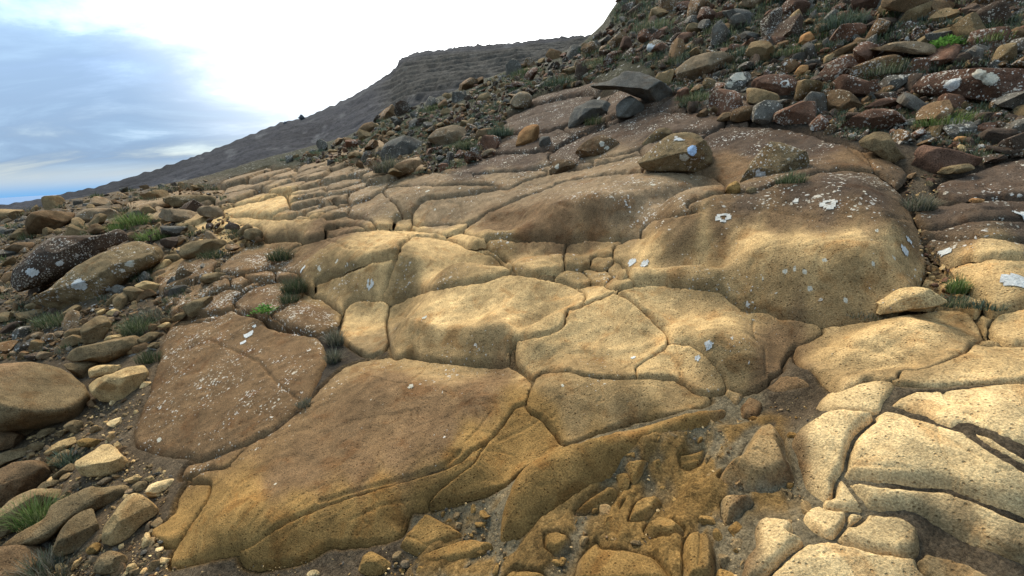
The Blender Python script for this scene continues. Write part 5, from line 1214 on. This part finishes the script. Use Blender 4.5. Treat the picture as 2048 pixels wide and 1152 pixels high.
# ------------------------------------------------------------------ sea and far hill
def sea_mesh():
    n = 96; rr = [200, 1000, 5000, 20000, 45000]
    v = [(0, 0, -160.0)]; f = []
    for r_ in rr:
        for i in range(n): v.append((r_ * math.sin(2 * math.pi * i / n), r_ * math.cos(2 * math.pi * i / n), -160.0))
    for i in range(n): f.append((0, 1 + (i + 1) % n, 1 + i))
    for k in range(len(rr) - 1):
        for i in range(n):
            a = 1 + k * n + i; b = 1 + k * n + (i + 1) % n
            f.append((a, b, b + n, a + n))
    return build_mesh('sea', v, f, M_SEA)
add_obj('sea', sea_mesh(), "strip of blue sea below the left sky", kind='structure')
def hill_mesh():
    az = np.linspace(-0.95, 0.55, 760)
    rr = np.exp(np.linspace(math.log(48), math.log(330), 300))
    A, Rr = np.meshgrid(az, rr, indexing='ij'); A = A.ravel(); Rr = Rr.ravel()
    e_top = np.interp(A, far_az, far_e); e_low = np.interp(A, near_az, near_e) - 0.07
    e_low = np.minimum(e_low, e_top - 0.05)
    Rt = 200.0
    t = np.clip((Rr - 48) / (Rt - 48), 0, 1)
    P = np.column_stack([np.sin(A) * Rr, np.cos(A) * Rr])
    # crag band under the summit on the right
    crag = sstep(A, -0.27, -0.2)
    tt = np.where(crag > 0, t, t)
    e = e_low + (e_top - e_low) * (tt ** 0.75)
    z = CAMZ + e * np.minimum(Rr, Rt)
    p3 = np.column_stack([P, z])
    fade = np.clip(1.0 - 0.65 * sstep(t, 0.8, 1.0), 0.2, 1)
    z += fade * (1.1 * fbm(p3 * 0.045, 4, 81) + 0.4 * fbm(p3 * 0.22, 4, 82) + 0.2 * np.abs(fbm(p3 * 0.7, 2, 84)))
    # strata: the crag is cut into ledges
    zl = z + 1.5 * fbm(np.column_stack([P * 0.02, np.zeros(len(P))]), 3, 83)
    step = 2.6
    fr = (zl / step) % 1.0
    z += crag * fade * 0.9 * (sstep(fr, 0.25, 0.75) - fr) * step
    over = np.maximum(Rr - Rt, 0)
    z -= 0.004 * over ** 2
    z += 0.7 * noise3(np.column_stack([A * 90, np.zeros(len(A)), np.zeros(len(A))]), 85) * sstep(t, 0.9, 1.0) + crag * 0.5 * noise3(np.column_stack([A * 260, np.zeros(len(A)), np.zeros(len(A))]), 86) * sstep(t, 0.9, 1.0)
    V = np.column_stack([P, z])
    g = fbm(np.column_stack([P * 0.03, z * 0.1]), 4, 87)[:, None]
    base = np.array([0.026, 0.025, 0.026]); light = np.array([0.06, 0.057, 0.054]); olive = np.array([0.042, 0.036, 0.025])
    streak = sstep(fbm(np.column_stack([A * 26, Rr * 0.05, np.zeros(len(A))]), 4, 88), 0.25, 0.6)[:, None]
    c = base * (1 + 0.35 * g)
    c = c * (1 - 0.75 * streak) + light * 0.75 * streak
    ol = (crag * sstep(t, 0.2, 0.5) * sstep(t, 0.97, 0.85))[:, None] * 0.7
    c = c * (1 - ol) + olive * ol
    na, nr = 760, 300
    idx = np.arange(na * nr).reshape(na, nr)
    quads = np.stack([idx[:-1, :-1], idx[1:, :-1], idx[1:, 1:], idx[:-1, 1:]], -1).reshape(-1, 4)
    return build_mesh('hill', V, quads, M_HILL, tint=c)
add_obj('hill', hill_mesh(), "dark scree hill with a layered crag behind the slope", kind='structure')

# ------------------------------------------------------------------ loose stones
def resample(poly, n):
    p = np.vstack([poly, poly[:1]]); seg = np.hypot(*np.diff(p, axis=0).T); cum = np.concatenate([[0], np.cumsum(seg)])
    s = np.linspace(0, cum[-1], n, endpoint=False)
    return np.column_stack([np.interp(s, cum, p[:, 0]), np.interp(s, cum, p[:, 1])])
def stone_shape(q, nrm, half, box, cuts, rm, seed, rings, planes=(), rough=1.0):
    """q: (n,3) outline about the centre; inflates it along nrm and knocks flats off it"""
    rg = np.random.default_rng(seed)
    n = len(q); ph = np.linspace(0, math.pi, rings)
    V = []
    for j, f in enumerate(ph):
        s = max(math.sin(f), 0.0) ** box if 0 < j < rings - 1 else 0.0
        c = math.cos(f); c = math.copysign(abs(c) ** box, c)
        if s == 0.0: V.append((-nrm * half * c)[None]); continue
        V.append(q * s - nrm * half * c)
    V = np.vstack(V)
    right = np.cross(nrm, np.array([0, 0, 1.0])); right /= np.linalg.norm(right) + 1e-9
    uu = np.cross(right, nrm)
    for (pr, pu, pt, fo) in planes:
        d = right * pr + uu * pu - nrm * pt; d /= np.linalg.norm(d)
        h = V @ d; V = V - np.maximum(h - h.max() * fo, 0)[:, None] * d * 0.97
    for _ in range(cuts):
        d = -nrm * rg.uniform(0.35, 1.0) + uu * rg.uniform(-0.5, 0.9) + right * rg.uniform(-0.8, 0.8)
        d /= np.linalg.norm(d)
        h = V @ d; off = h.max() * rg.uniform(0.66, 0.88)
        V = V - np.maximum(h - off, 0)[:, None] * d * 0.93
    pn = V / rm + seed * 7.1
    k = rough * (0.075 * fbm(pn * 0.8, 3, 11) + 0.03 * fbm(pn * 3.1, 3, 12) + 0.012 * fbm(pn * 9.0, 2, 13))
    V = V * (1 + k)[:, None]
    F = []
    for i in range(n): F.append((0, 1 + i, 1 + (i + 1) % n))
    for j in range(rings - 3):
        for i in range(n):
            a = 1 + j * n + i; b = 1 + j * n + (i + 1) % n
            F.append((a, a + n, b + n, b))
    last = len(V) - 1; base = 1 + (rings - 3) * n
    for i in range(n): F.append((last, base + (i + 1) % n, base + i))
    return V, F
stone_polys = []
def make_stone(i, s):
    px = catmull(s['pts'], 4.0)
    x, y = px[:, 0], px[:, 1]
    area = 0.5 * abs(np.sum(x * np.roll(y, -1) - np.roll(x, -1) * y)); per = np.hypot(*np.diff(np.vstack([px, px[:1]]), axis=0).T).sum()
    rm_px = 2 * area / per
    stone_polys.append(px)
    cx = np.sum((x + np.roll(x, -1)) * (x * np.roll(y, -1) - np.roll(x, -1) * y)) / (3 * np.sum(x * np.roll(y, -1) - np.roll(x, -1) * y))
    cy = np.sum((y + np.roll(y, -1)) * (x * np.roll(y, -1) - np.roll(x, -1) * y)) / (3 * np.sum(x * np.roll(y, -1) - np.roll(x, -1) * y))
    c = ray(cx, cy)
    t0 = np.linalg.norm(ray_hit([cx], [cy], MG)[0] - CAMP)
    seat = s.get('seat', 0.45)
    ts = np.linspace(t0, t0 * 0.45, 240)
    P = CAMP + c * ts[:, None]
    hh = P[:, 2] - MG(P[:, 0], P[:, 1])
    ok = hh >= seat * rm_px * ts / FPX
    t = ts[ok.argmax()] if ok.any() else ts[-1]
    C = CAMP + c * t
    has = (poly_sdf(np.array([s2[:2] for s2 in SPOTS], float), px) > 0).any() and rm_px > 14
    n = 150 if has else 64 if rm_px > 25 else 36
    o = resample(px, n)
    d = ray(o[:, 0], o[:, 1]); tt = t / (d @ c)
    q = CAMP + d * tt[:, None] - C
    rm = rm_px * t / FPX
    rj = np.random.default_rng(i + 3000)
    pl = s.get('planes') or ([(rj.uniform(-0.3, 0.3), rj.uniform(0.7, 1.0), rj.uniform(0.4, 0.7), rj.uniform(0.6, 0.75)), (rj.uniform(-0.5, 0.5), rj.uniform(-0.5, -0.1), 0.9, rj.uniform(0.6, 0.75))] if s.get('cuts', 5) >= 4 else ())
    V, F = stone_shape(q, c, s.get('thick', 0.95) * rm * 1.1, s.get('box', 0.75), s.get('cuts', 7), rm, i + 1, 70 if has else 28 if rm_px > 25 else 16, pl, rough=1.25)
    W_ = V + C
    rg = np.random.default_rng(i + 500)
    col = np.array(COL[s['col']]) * s.get('tint', 1.0) * (1 + rg.normal(0, 0.06)) * np.array([0.94, 0.97, 1.0])
    nz = fbm(V / rm * 0.9 + i, 3, 15)[:, None]
    tint = col * (1 + 0.18 * nz)
    if s.get('rust'):
        k = sstep(V[:, 2] / rm + 0.25 * nz[:, 0], 0.25, 0.95)[:, None] * 0.75
        tint = tint * (1 - k) + np.array([0.20, 0.105, 0.05]) * k
    pxs = np.array([s2[:2] for s2 in SPOTS], float)
    ins = poly_sdf(pxs, px) > 0
    cen, rad, kd, bg_ = [], [], [], []
    if ins.any():
        dd = ray(pxs[ins][:, 0], pxs[ins][:, 1]); cen = []; rad = []; kd = []; bg_ = []
        for v, j in zip(dd, np.where(ins)[0]):
            al = (W_ - CAMP) @ v; perp = np.linalg.norm((W_ - CAMP) - al[:, None] * v, axis=1)
            cand = np.where(perp < rm * 0.35)[0]
            if len(cand) == 0: continue
            b_ = al[cand].min(); cen.append(CAMP + v * b_); rad.append(SPOTS[j][2] * b_ / FPX * 1.2); kd.append(SPOTS[j][3]); bg_.append(big_spot(SPOTS[j]))
        sm = [i_ for i_ in range(len(cen)) if not bg_[i_]]
        spot = spots_at(W_, [cen[i_] for i_ in sm], [rad[i_] for i_ in sm], [kd[i_] for i_ in sm])
    else: spot = np.zeros((len(W_), 4))
    me = build_mesh(s['name'], V, F, M_STONE, tint=tint, lich=s['lich'], spot=spot, sharp=38 if s.get('cuts', 5) >= 5 else None)
    o_ = add_obj(s['name'], me, s['label'], 'boulder' if s['name'] == 'boulder' else 'stone', loc=tuple(C))
    lg = [i_ for i_ in range(len(cen)) if bg_[i_]]
    if lg: lichen_patches(o_, V, np.array([f for f in F if len(f) == 4]), [cen[i_] - C for i_ in lg], [rad[i_] for i_ in lg], [kd[i_] for i_ in lg], 0.0012 * t)
for i, s in enumerate(T): make_stone(i, s)

# generic stones: shapes x colours, shared by all copies
def round_outline(rg, n, nrm):
    a = np.linspace(0, 2 * math.pi, n, endpoint=False)
    el = rg.uniform(0.55, 1.0); ph = rg.uniform(0, 6.28)
    r_ = 1 + 0.13 * np.cos(2 * a + ph) + 0.10 * np.cos(3 * a + rg.uniform(0, 6.28)) + 0.05 * np.cos(5 * a + rg.uniform(0, 6.28))
    return np.column_stack([r_ * np.cos(a), r_ * np.sin(a) * el, np.zeros(n)])
protos = {}
def proto(col, lich, shape, fine):
    key = (col, lich, shape, fine)
    if key not in protos:
        rg = np.random.default_rng(shape + 900)
        n, rings = ((26, 15) if fine == 2 else (12, 7) if fine == 1 else (7, 5))
        V, F = stone_shape(round_outline(rg, n, None), np.array([0, 0, -1.0]) + 1e-6, rg.uniform(0.35, 0.75), 0.66, 6 if fine else 3, 1.0, shape + 40, rings, rough=0.7)
        # flats on all sides
        for _ in range(9):
            d = rg.normal(size=3); d /= np.linalg.norm(d); h = V @ d; V = V - np.maximum(h - h.max() * rg.uniform(0.45, 0.8), 0)[:, None] * d * 0.95
        tint = np.array(COL[col]) * (1 + 0.15 * fbm(V * 1.3 + shape, 2, 19)[:, None]) * rg.uniform(0.85, 1.15)
        protos[key] = (V, F, tint, None)
    return protos[key]
proto_me = {}
def proto_mesh(col, lich, shape, fine):
    key = (col, lich, shape, fine)
    if key not in proto_me:
        V, F, tint, _ = proto(*key)
        proto_me[key] = build_mesh('stone', V, F, M_STONE, tint=tint, lich=lich, spot=np.zeros((len(V), 4)), sharp=26)
    return proto_me[key]
def scatter(region, count, smin, smax, seed, avoid, powr=2.2, hfun=None):
    rg = np.random.default_rng(seed)
    reg = np.asarray(region, float); lo, hi = reg.min(0), reg.max(0)
    cand = lo + (hi - lo) * rg.random((count * 25, 2))
    cand = cand[poly_sdf(cand, reg) > 0]
    bad = np.zeros(len(cand), bool)
    for p in avoid:
        b0, b1 = p.min(0), p.max(0)
        nr_ = ((cand > b0) & (cand < b1)).all(1)
        if nr_.any(): bad[np.where(nr_)[0]] |= poly_sdf(cand[nr_], p) > 0
    cand = cand[~bad]
    size = smin * (smax / smin) ** (rg.random(len(cand)) ** powr)
    keep = []; kp = np.zeros((0, 3))
    for p, s in zip(cand, size):
        if len(kp) and (np.hypot((kp[:, 0] - p[0]), (kp[:, 1] - p[1]) * 1.6) < 0.36 * (kp[:, 2] + s)).any(): continue
        kp = np.vstack([kp, [p[0], p[1], s]]); 
        if len(kp) >= count: break
    return kp
def euler_mat(rg, flat=0.45):
    e = Matrix.Rotation(rg.uniform(0, 6.28), 3, 'Z')
    e = Matrix.Rotation(rg.normal(0, flat), 3, 'X') @ Matrix.Rotation(rg.normal(0, flat), 3, 'Y') @ e
    return e
def slope_normal(x, y, h=0.3):
    gx = (base_h(np.array([x + h]), np.array([y]))[0] - base_h(np.array([x - h]), np.array([y]))[0]) / (2 * h)
    gy = (base_h(np.array([x]), np.array([y + h]))[0] - base_h(np.array([x]), np.array([y - h]))[0]) / (2 * h)
    return Vector((-gx, -gy, 1)).normalized()
REFS = []
def short_ref(lab):
    if len(lab.split()) <= 9: return lab
    for cut in (',', ' with ', ' on ', ' in ', ' at ', ' under ', ' beside ', ' behind ', ' above ', ' below ', ' among ', ' high ', ' lying ', ' near ', ' right of ', ' left of ', ' resting '):
        if cut in lab and len(lab.split(cut)[0].split()) >= 3: lab = lab.split(cut)[0]
    return ' '.join(lab.split()[:10])
used_labels = {}
def near_label(px, py, size, word, noun):
    if not REFS:
        for s_, p_ in zip(T, stone_polys): REFS.append((p_.mean(0), short_ref(s_['label'])))
    d = np.array([np.hypot(r[0][0] - px, (r[0][1] - py) * 1.3) for r in REFS])
    for i in np.argsort(d)[:3]:
        c, lab = REFS[i]
        dx, dy = px - c[0], py - c[1]
        side = ('right of the ' if dx > 0 else 'left of the ') if abs(dx) > abs(dy) * 1.2 else ('below the ' if dy > 0 else 'above the ')
        l_ = ' '.join((size + word + ' ' + noun + ' ' + side + lab).split()[:16])
        if l_ not in used_labels: break
    used_labels[l_] = 1
    return l_
COLWORD = dict(GREY='grey', GREYB='grey-brown', DARK='dark', RED='reddish', BROWN='brown', OLIVE='olive-brown', RBROWN='rusty', TAN='tan', PALE='pale yellow', GOLD='golden', FACE='brown')
def place_scatter(kp, name, label, cat, group, cols, seed, n_single, stuff_name, stuff_label, sink=0.25, flat=0.45, big=0.5):
    rg = np.random.default_rng(seed)
    H = ray_hit(kp[:, 0], kp[:, 1], MG)
    order = np.argsort(-kp[:, 2]); print(stuff_label, len(kp))
    SV, SF, ST, SL = [], [], [], []; nv = 0
    for rank, i in enumerate(order):
        p = H[i]; t = np.linalg.norm(p - CAMP); s = kp[i, 2] * t / FPX * big
        col, lich = cols[rg.integers(len(cols))]
        shape = int(rg.integers(10))
        rot = euler_mat(rg, flat)
        nrm = slope_normal(p[0], p[1])
        rot = nrm.to_track_quat('Z', 'Y').to_matrix() @ rot
        sc = np.array([s * rg.uniform(0.85, 1.25), s * rg.uniform(0.7, 1.1), s * rg.uniform(0.8, 1.3)])
        loc = p + np.array(nrm) * s * (0.35 - sink)
        if rank < n_single:
            me = proto_mesh(col, lich, shape, 2 if kp[i, 2] > 14 else 1)
            big_ = 'large ' if kp[i, 2] > 0.62 * kp[:, 2].max() else 'small ' if kp[i, 2] < 0.3 * kp[:, 2].max() else ''
            o = add_obj(name, me, near_label(kp[i, 0], kp[i, 1], big_, COLWORD[col], name) if name == 'stone' else big_ + COLWORD[col] + ' ' + label, cat, group)
            o.matrix_world = Matrix.Translation(loc) @ rot.to_4x4() @ Matrix.Diagonal((*sc, 1))
        else:
            V, F, tint, _ = proto(col, lich, shape, 1 if kp[i, 2] > 7 else 0)
            V = (V * sc) @ np.array(rot).T + loc
            SV.append(V); ST.append(tint); SL.append(np.full(len(V), lich))
            SF.extend([tuple(a + nv for a in f) for f in F]); nv += len(V)
    if SV:
        me = build_mesh(stuff_name, np.vstack(SV), SF, M_STONE, tint=np.vstack(ST), lich=np.concatenate(SL), spot=np.zeros((nv, 4)), sharp=26)
        add_obj(stuff_name, me, stuff_label, kind='stuff')
slab_px = [catmull(s['pts'], 8.0) for s in S[:n_named]]
lichcols = [('GREY', 0.6), ('BROWN', 0.6), ('DARK', 0.65), ('RED', 0.6), ('BROWN', 0.5), ('DARK', 0.4), ('RED', 0.7), ('OLIVE', 0.3), ('DARK', 0.6), ('GREY', 0.4)]
bank = [(1150,114),(1172,100),(1211,63),(1244,10),(1268,-25),(2075,-30),(2075,300),(1960,330),(1830,290),(1720,285),(1640,262),(1560,245),(1420,222),(1360,215),(1350,180),(1290,130),(1240,120)]
kp = scatter(bank, 1500, 8, 70, 11, stone_polys, 1.1)
place_scatter(kp, 'stone', "lichened stone half buried in heather on the upper right bank", 'stone', "stones of the upper right bank", lichcols, 12, 110,
              'rubble', "small rubble of the upper right bank", sink=0.12, big=0.6)
kp = scatter(bank, 1500, 4.5, 9, 13, stone_polys, 1.2)
place_scatter(kp, 'stone', '', 'stone', '', lichcols, 14, 0, 'rubble', "fine rubble filling the upper right bank", sink=0.1, big=0.6)
slope = [(560,322),(640,302),(690,285),(760,240),(850,212),(960,168),(1060,133),(1160,98),(1215,70),(1240,130),(1180,165),(1060,190),(1010,230),(1000,300),(940,330),(870,345),(780,352),(720,335),(640,326)]
kp = scatter(slope, 1500, 8, 36, 21, stone_polys, 1.4)
place_scatter(kp, 'stone',  "stone of the rubble spilling below the slope's crest", 'stone', "stones of the middle rubble slope",
              lichcols + [('RBROWN', 0.2), ('OLIVE', 0.2)], 22, 60, 'rubble', "small rubble below the crest of the slope", sink=0.08, big=0.68)
left = [(-30,450),(120,405),(200,392),(330,372),(420,362),(455,400),(460,440),(530,470),(520,500),(440,540),(430,600),(340,640),(310,700),(200,715),(120,720),(-30,720)]
kp = scatter(left, 1100, 4.5, 38, 31, stone_polys + slab_px, 1.8)
place_scatter(kp, 'stone', "stone scattered among the boulders on the left", 'stone', "stones of the left slope",
              [('GREYB', 0.35), ('BROWN', 0.3), ('OLIVE', 0.05), ('OLIVE', 0.1), ('DARK', 0.4), ('RBROWN', 0.15), ('GREY', 0.4)], 32, 60, 'rubble', "small rubble of the left slope", sink=0.15, big=0.6)
low = [(-30,740),(180,800),(290,740),(300,770),(262,850),(255,900),(280,920),(350,950),(330,1000),(310,1060),(340,1120),(330,1165),(-30,1165)]
kp = scatter(low, 900, 3.0, 24, 41, stone_polys + slab_px, 2.6)
place_scatter(kp, 'pebble', "pebble in the gravel between the bottom left stones", 'pebble', "pebbles of the bottom left gravel",
              [('OLIVE', 0.0), ('TAN', 0.0), ('GREYB', 0.0), ('OLIVE', 0.0), ('BROWN', 0.0), ('PALE', 0.0), ('GREY', 0.0)], 42, 60, 'gravel', "fine gravel of the bottom left corner", sink=0.15)
gully = [(340,1135),(480,1130),(640,1122),(790,1090),(840,1030),(1000,985),(1080,910),(1250,860),(1450,830),(1600,790),(1640,820),(1590,880),(1590,960),(1640,1000),(1600,1050),(1500,1060),(1480,1165),(340,1165)]
kp = scatter(gully, 1300, 2.0, 9, 51, [p for p in slab_px], 3.2)
place_scatter(kp, 'pebble', "pebble on the grit of the gully", 'pebble', "pebbles of the gully",
              [('PALE', 0.0), ('TAN', 0.0), ('GREYB', 0.0), ('GREY', 0.0), ('GOLD', 0.0), ('BROWN', 0.0)], 52, 50, 'gravel', "fine gravel of the gully floor", sink=0.1)
kp = scatter(GULLY, 150, 10, 44, 53, [p for p in slab_px], 1.3)
place_scatter(kp, 'rock', "ochre rock knob set in the grit of the gully", 'rock', "rock knobs of the gully",
              [('GOLD', 0.0), ('GOLD', 0.0), ('FACE', 0.0), ('OLIVE', 0.0)], 54, 60, 'gravel', "small ochre rock stubs of the gully", sink=0.42, flat=0.2)
crack = [(1800,360),(1830,340),(1880,355),(1870,400),(1840,430),(1850,470),(1900,545),(1940,600),(1890,605),(1850,560),(1838,470),(1815,410)]
kp = scatter(crack, 150, 4, 20, 61, stone_polys, 2.0)
place_scatter(kp, 'stone', "chip of rock in the rubble-filled crack right of the great slab", 'stone', "chips in the right-hand crack",
              [('OLIVE', 0.05), ('GREYB', 0.1), ('BROWN', 0.1), ('RED', 0.0), ('TAN', 0.0)], 62, 15, 'gravel', "fine chips of the right-hand crack")

# two crags on the far skyline
for i, (x, y, hpx, lab) in enumerate([(572,246,13,"small leaning crag on the far skyline, the lower of two"), (603,232,14,"bigger crag on the far skyline, the upper of two")]):
    d = ray(x, y + 3); C = CAMP + d * 196.0; s = hpx * 196.0 / FPX * 0.5
    V, F, tint, _ = proto('GREY', 0.2, i + 3, 2)
    V = V * np.array([s, s, s * 1.3]) + 0.12 * s * np.column_stack([fbm(V * 3 + 5, 2, 3), fbm(V * 3 + 9, 2, 4), fbm(V * 3, 2, 5)])
    add_obj('crag', build_mesh('crag', V, F, M_HILL, tint=np.array([0.07, 0.066, 0.064])[None] * np.ones((len(V), 1))), lab, 'crag', loc=tuple(C))

# ------------------------------------------------------------------ grass
GCOL = dict(dark=[(0.035,0.05,0.02),(0.06,0.07,0.035),(0.10,0.095,0.055)], dry=[(0.17,0.15,0.10),(0.11,0.10,0.07),(0.07,0.08,0.045)], green=[(0.055,0.075,0.03),(0.085,0.10,0.05),(0.14,0.14,0.08)],
            bright=[(0.075,0.12,0.028),(0.12,0.16,0.05),(0.17,0.19,0.075)], leaf=[(0.07,0.15,0.03),(0.10,0.20,0.04)], blue=[(0.075,0.10,0.065),(0.11,0.135,0.095),(0.05,0.065,0.035)],
            pale=[(0.12,0.135,0.075),(0.18,0.17,0.10),(0.08,0.10,0.05)])
def blades(rg, n, w, h, kind, px):
    """n blades about the origin; w, h in metres; px the size of a pixel there"""
    cols = np.array(GCOL[kind])
    a = rg.uniform(0, 6.283, n); rad = np.sqrt(rg.random(n))
    b = np.column_stack([np.cos(a) * rad * w, np.sin(a) * rad * w * 0.7, np.full(n, -0.01)])
    L_ = h * rg.uniform(0.45, 1.15, n) * (1 - 0.45 * rad)
    out = np.column_stack([np.cos(a) * rad * 0.9, np.sin(a) * rad * 0.9, np.zeros(n)]) + rg.normal(0, 0.35, (n, 3)) * [1, 1, 0]
    on = np.linalg.norm(out, axis=1) + 1e-6
    cross = np.column_stack([-out[:, 1], out[:, 0], np.zeros(n)]) / on[:, None]
    c = cols[rg.integers(0, len(cols), n)] * rg.uniform(0.75, 1.25, n)[:, None]
    if kind == 'leaf':
        p = b + np.column_stack([out[:, 0] * 0.4 * h, out[:, 1] * 0.4 * h, L_ * 0.8]); s = max(px * 1.6, h * 0.1)
        u = cross * s; v = np.column_stack([out[:, :2], rg.uniform(0.2, 0.9, n)]); v = v / np.linalg.norm(v, axis=1, keepdims=True) * s * 1.3
        V = np.stack([p - v, p + u * 0.8, p + v, p - u * 0.8], 1).reshape(-1, 3)
        return V, np.arange(4 * n).reshape(n, 4), np.repeat(c, 4, 0)
    wd = max(0.0022, px * 0.55) * rg.uniform(0.7, 1.3, n)
    rows, cc = [], []
    for t in (0, 0.5, 1.0):
        p = b + out * (L_ * 0.55 * t * t)[:, None]
        p[:, 2] += L_ * (t - 0.22 * t * t * np.minimum(1.2, on))
        ww = (wd * (1 - 0.75 * t))[:, None] * cross
        rows += [p - ww, p + ww]; cc += [c * (0.8 + 0.3 * t)] * 2
    V = np.stack(rows, 1).reshape(-1, 3); C = np.stack(cc, 1).reshape(-1, 3)
    i0 = np.arange(n)[:, None] * 6
    F = np.concatenate([i0 + np.array([0, 1, 3, 2]), i0 + np.array([2, 3, 5, 4])], 0)
    return V, F, C
rg = np.random.default_rng(77)
for i, (x, y, hp, wp, kind, lab) in enumerate(TUFTS):
    p = ray_hit([x], [y], MG)[0]; t = np.linalg.norm(p - CAMP); px = t / FPX
    if y < 270 and kind != 'leaf': hp = hp * 0.62
    n = int(np.clip(hp * wp * 0.26, 90, 600))
    V, F, C = blades(rg, n, wp * px * 0.5, hp * px * 0.95, kind, px)
    me = build_mesh('grass_tuft', V, F, M_GRASS, tint=C, smooth=False)
    nm = 'leafy_plant' if kind == 'leaf' else 'grass_tuft'
    add_obj(nm, me, lab, 'plant' if kind == 'leaf' else 'grass', loc=(p[0], p[1], p[2] + 0.01))
def grass_cover(region, count, seed, kinds, hmin, hmax, name_label, avoid):
    rg = np.random.default_rng(seed)
    reg = np.asarray(region, float); lo, hi = reg.min(0), reg.max(0)
    c = lo + (hi - lo) * rg.random((count * 4, 2)); c = c[poly_sdf(c, reg) > 0]
    # clumped: keep where a noise is high
    k = fbm(np.column_stack([c * 0.018, np.zeros(len(c))]), 3, seed); c = c[k > -0.12]
    bad = np.zeros(len(c), bool)
    for p in avoid:
        nr_ = ((c > p.min(0)) & (c < p.max(0))).all(1)
        if nr_.any(): bad[np.where(nr_)[0]] |= poly_sdf(c[nr_], p) > -1
    c = c[~bad][:count]
    H = ray_hit(c[:, 0], c[:, 1], MG)
    VV, FF, CC, nv = [], [], [], 0
    for q, p in zip(c, H):
        t = np.linalg.norm(p - CAMP); px = t / FPX
        kd = kinds[rg.integers(len(kinds))]
        hh = rg.uniform(hmin, hmax) * px
        V, F, C = blades(rg, 34, hh * 1.2, hh, kd, px)
        V = V + p + [0, 0, 0.01]
        VV.append(V); CC.append(C); FF.append(F + nv); nv += len(V)
    me = build_mesh('grass', np.vstack(VV), np.vstack(FF), M_GRASS, tint=np.vstack(CC), smooth=False)
    add_obj('grass', me, name_label, kind='stuff')
grass_cover(bank, 1500, 91, ['blue', 'dark', 'green', 'dry', 'pale', 'blue'], 6, 14, "heathery grass over the upper right bank", stone_polys)
grass_cover(slope, 900, 92, ['blue', 'green', 'dry', 'pale', 'blue'], 4, 9, "grey-green grass over the middle rubble slope", stone_polys)
grass_cover(left, 130, 93, ['dry', 'dark', 'green'], 6, 14, "sparse grass among the stones on the left", stone_polys + slab_px)
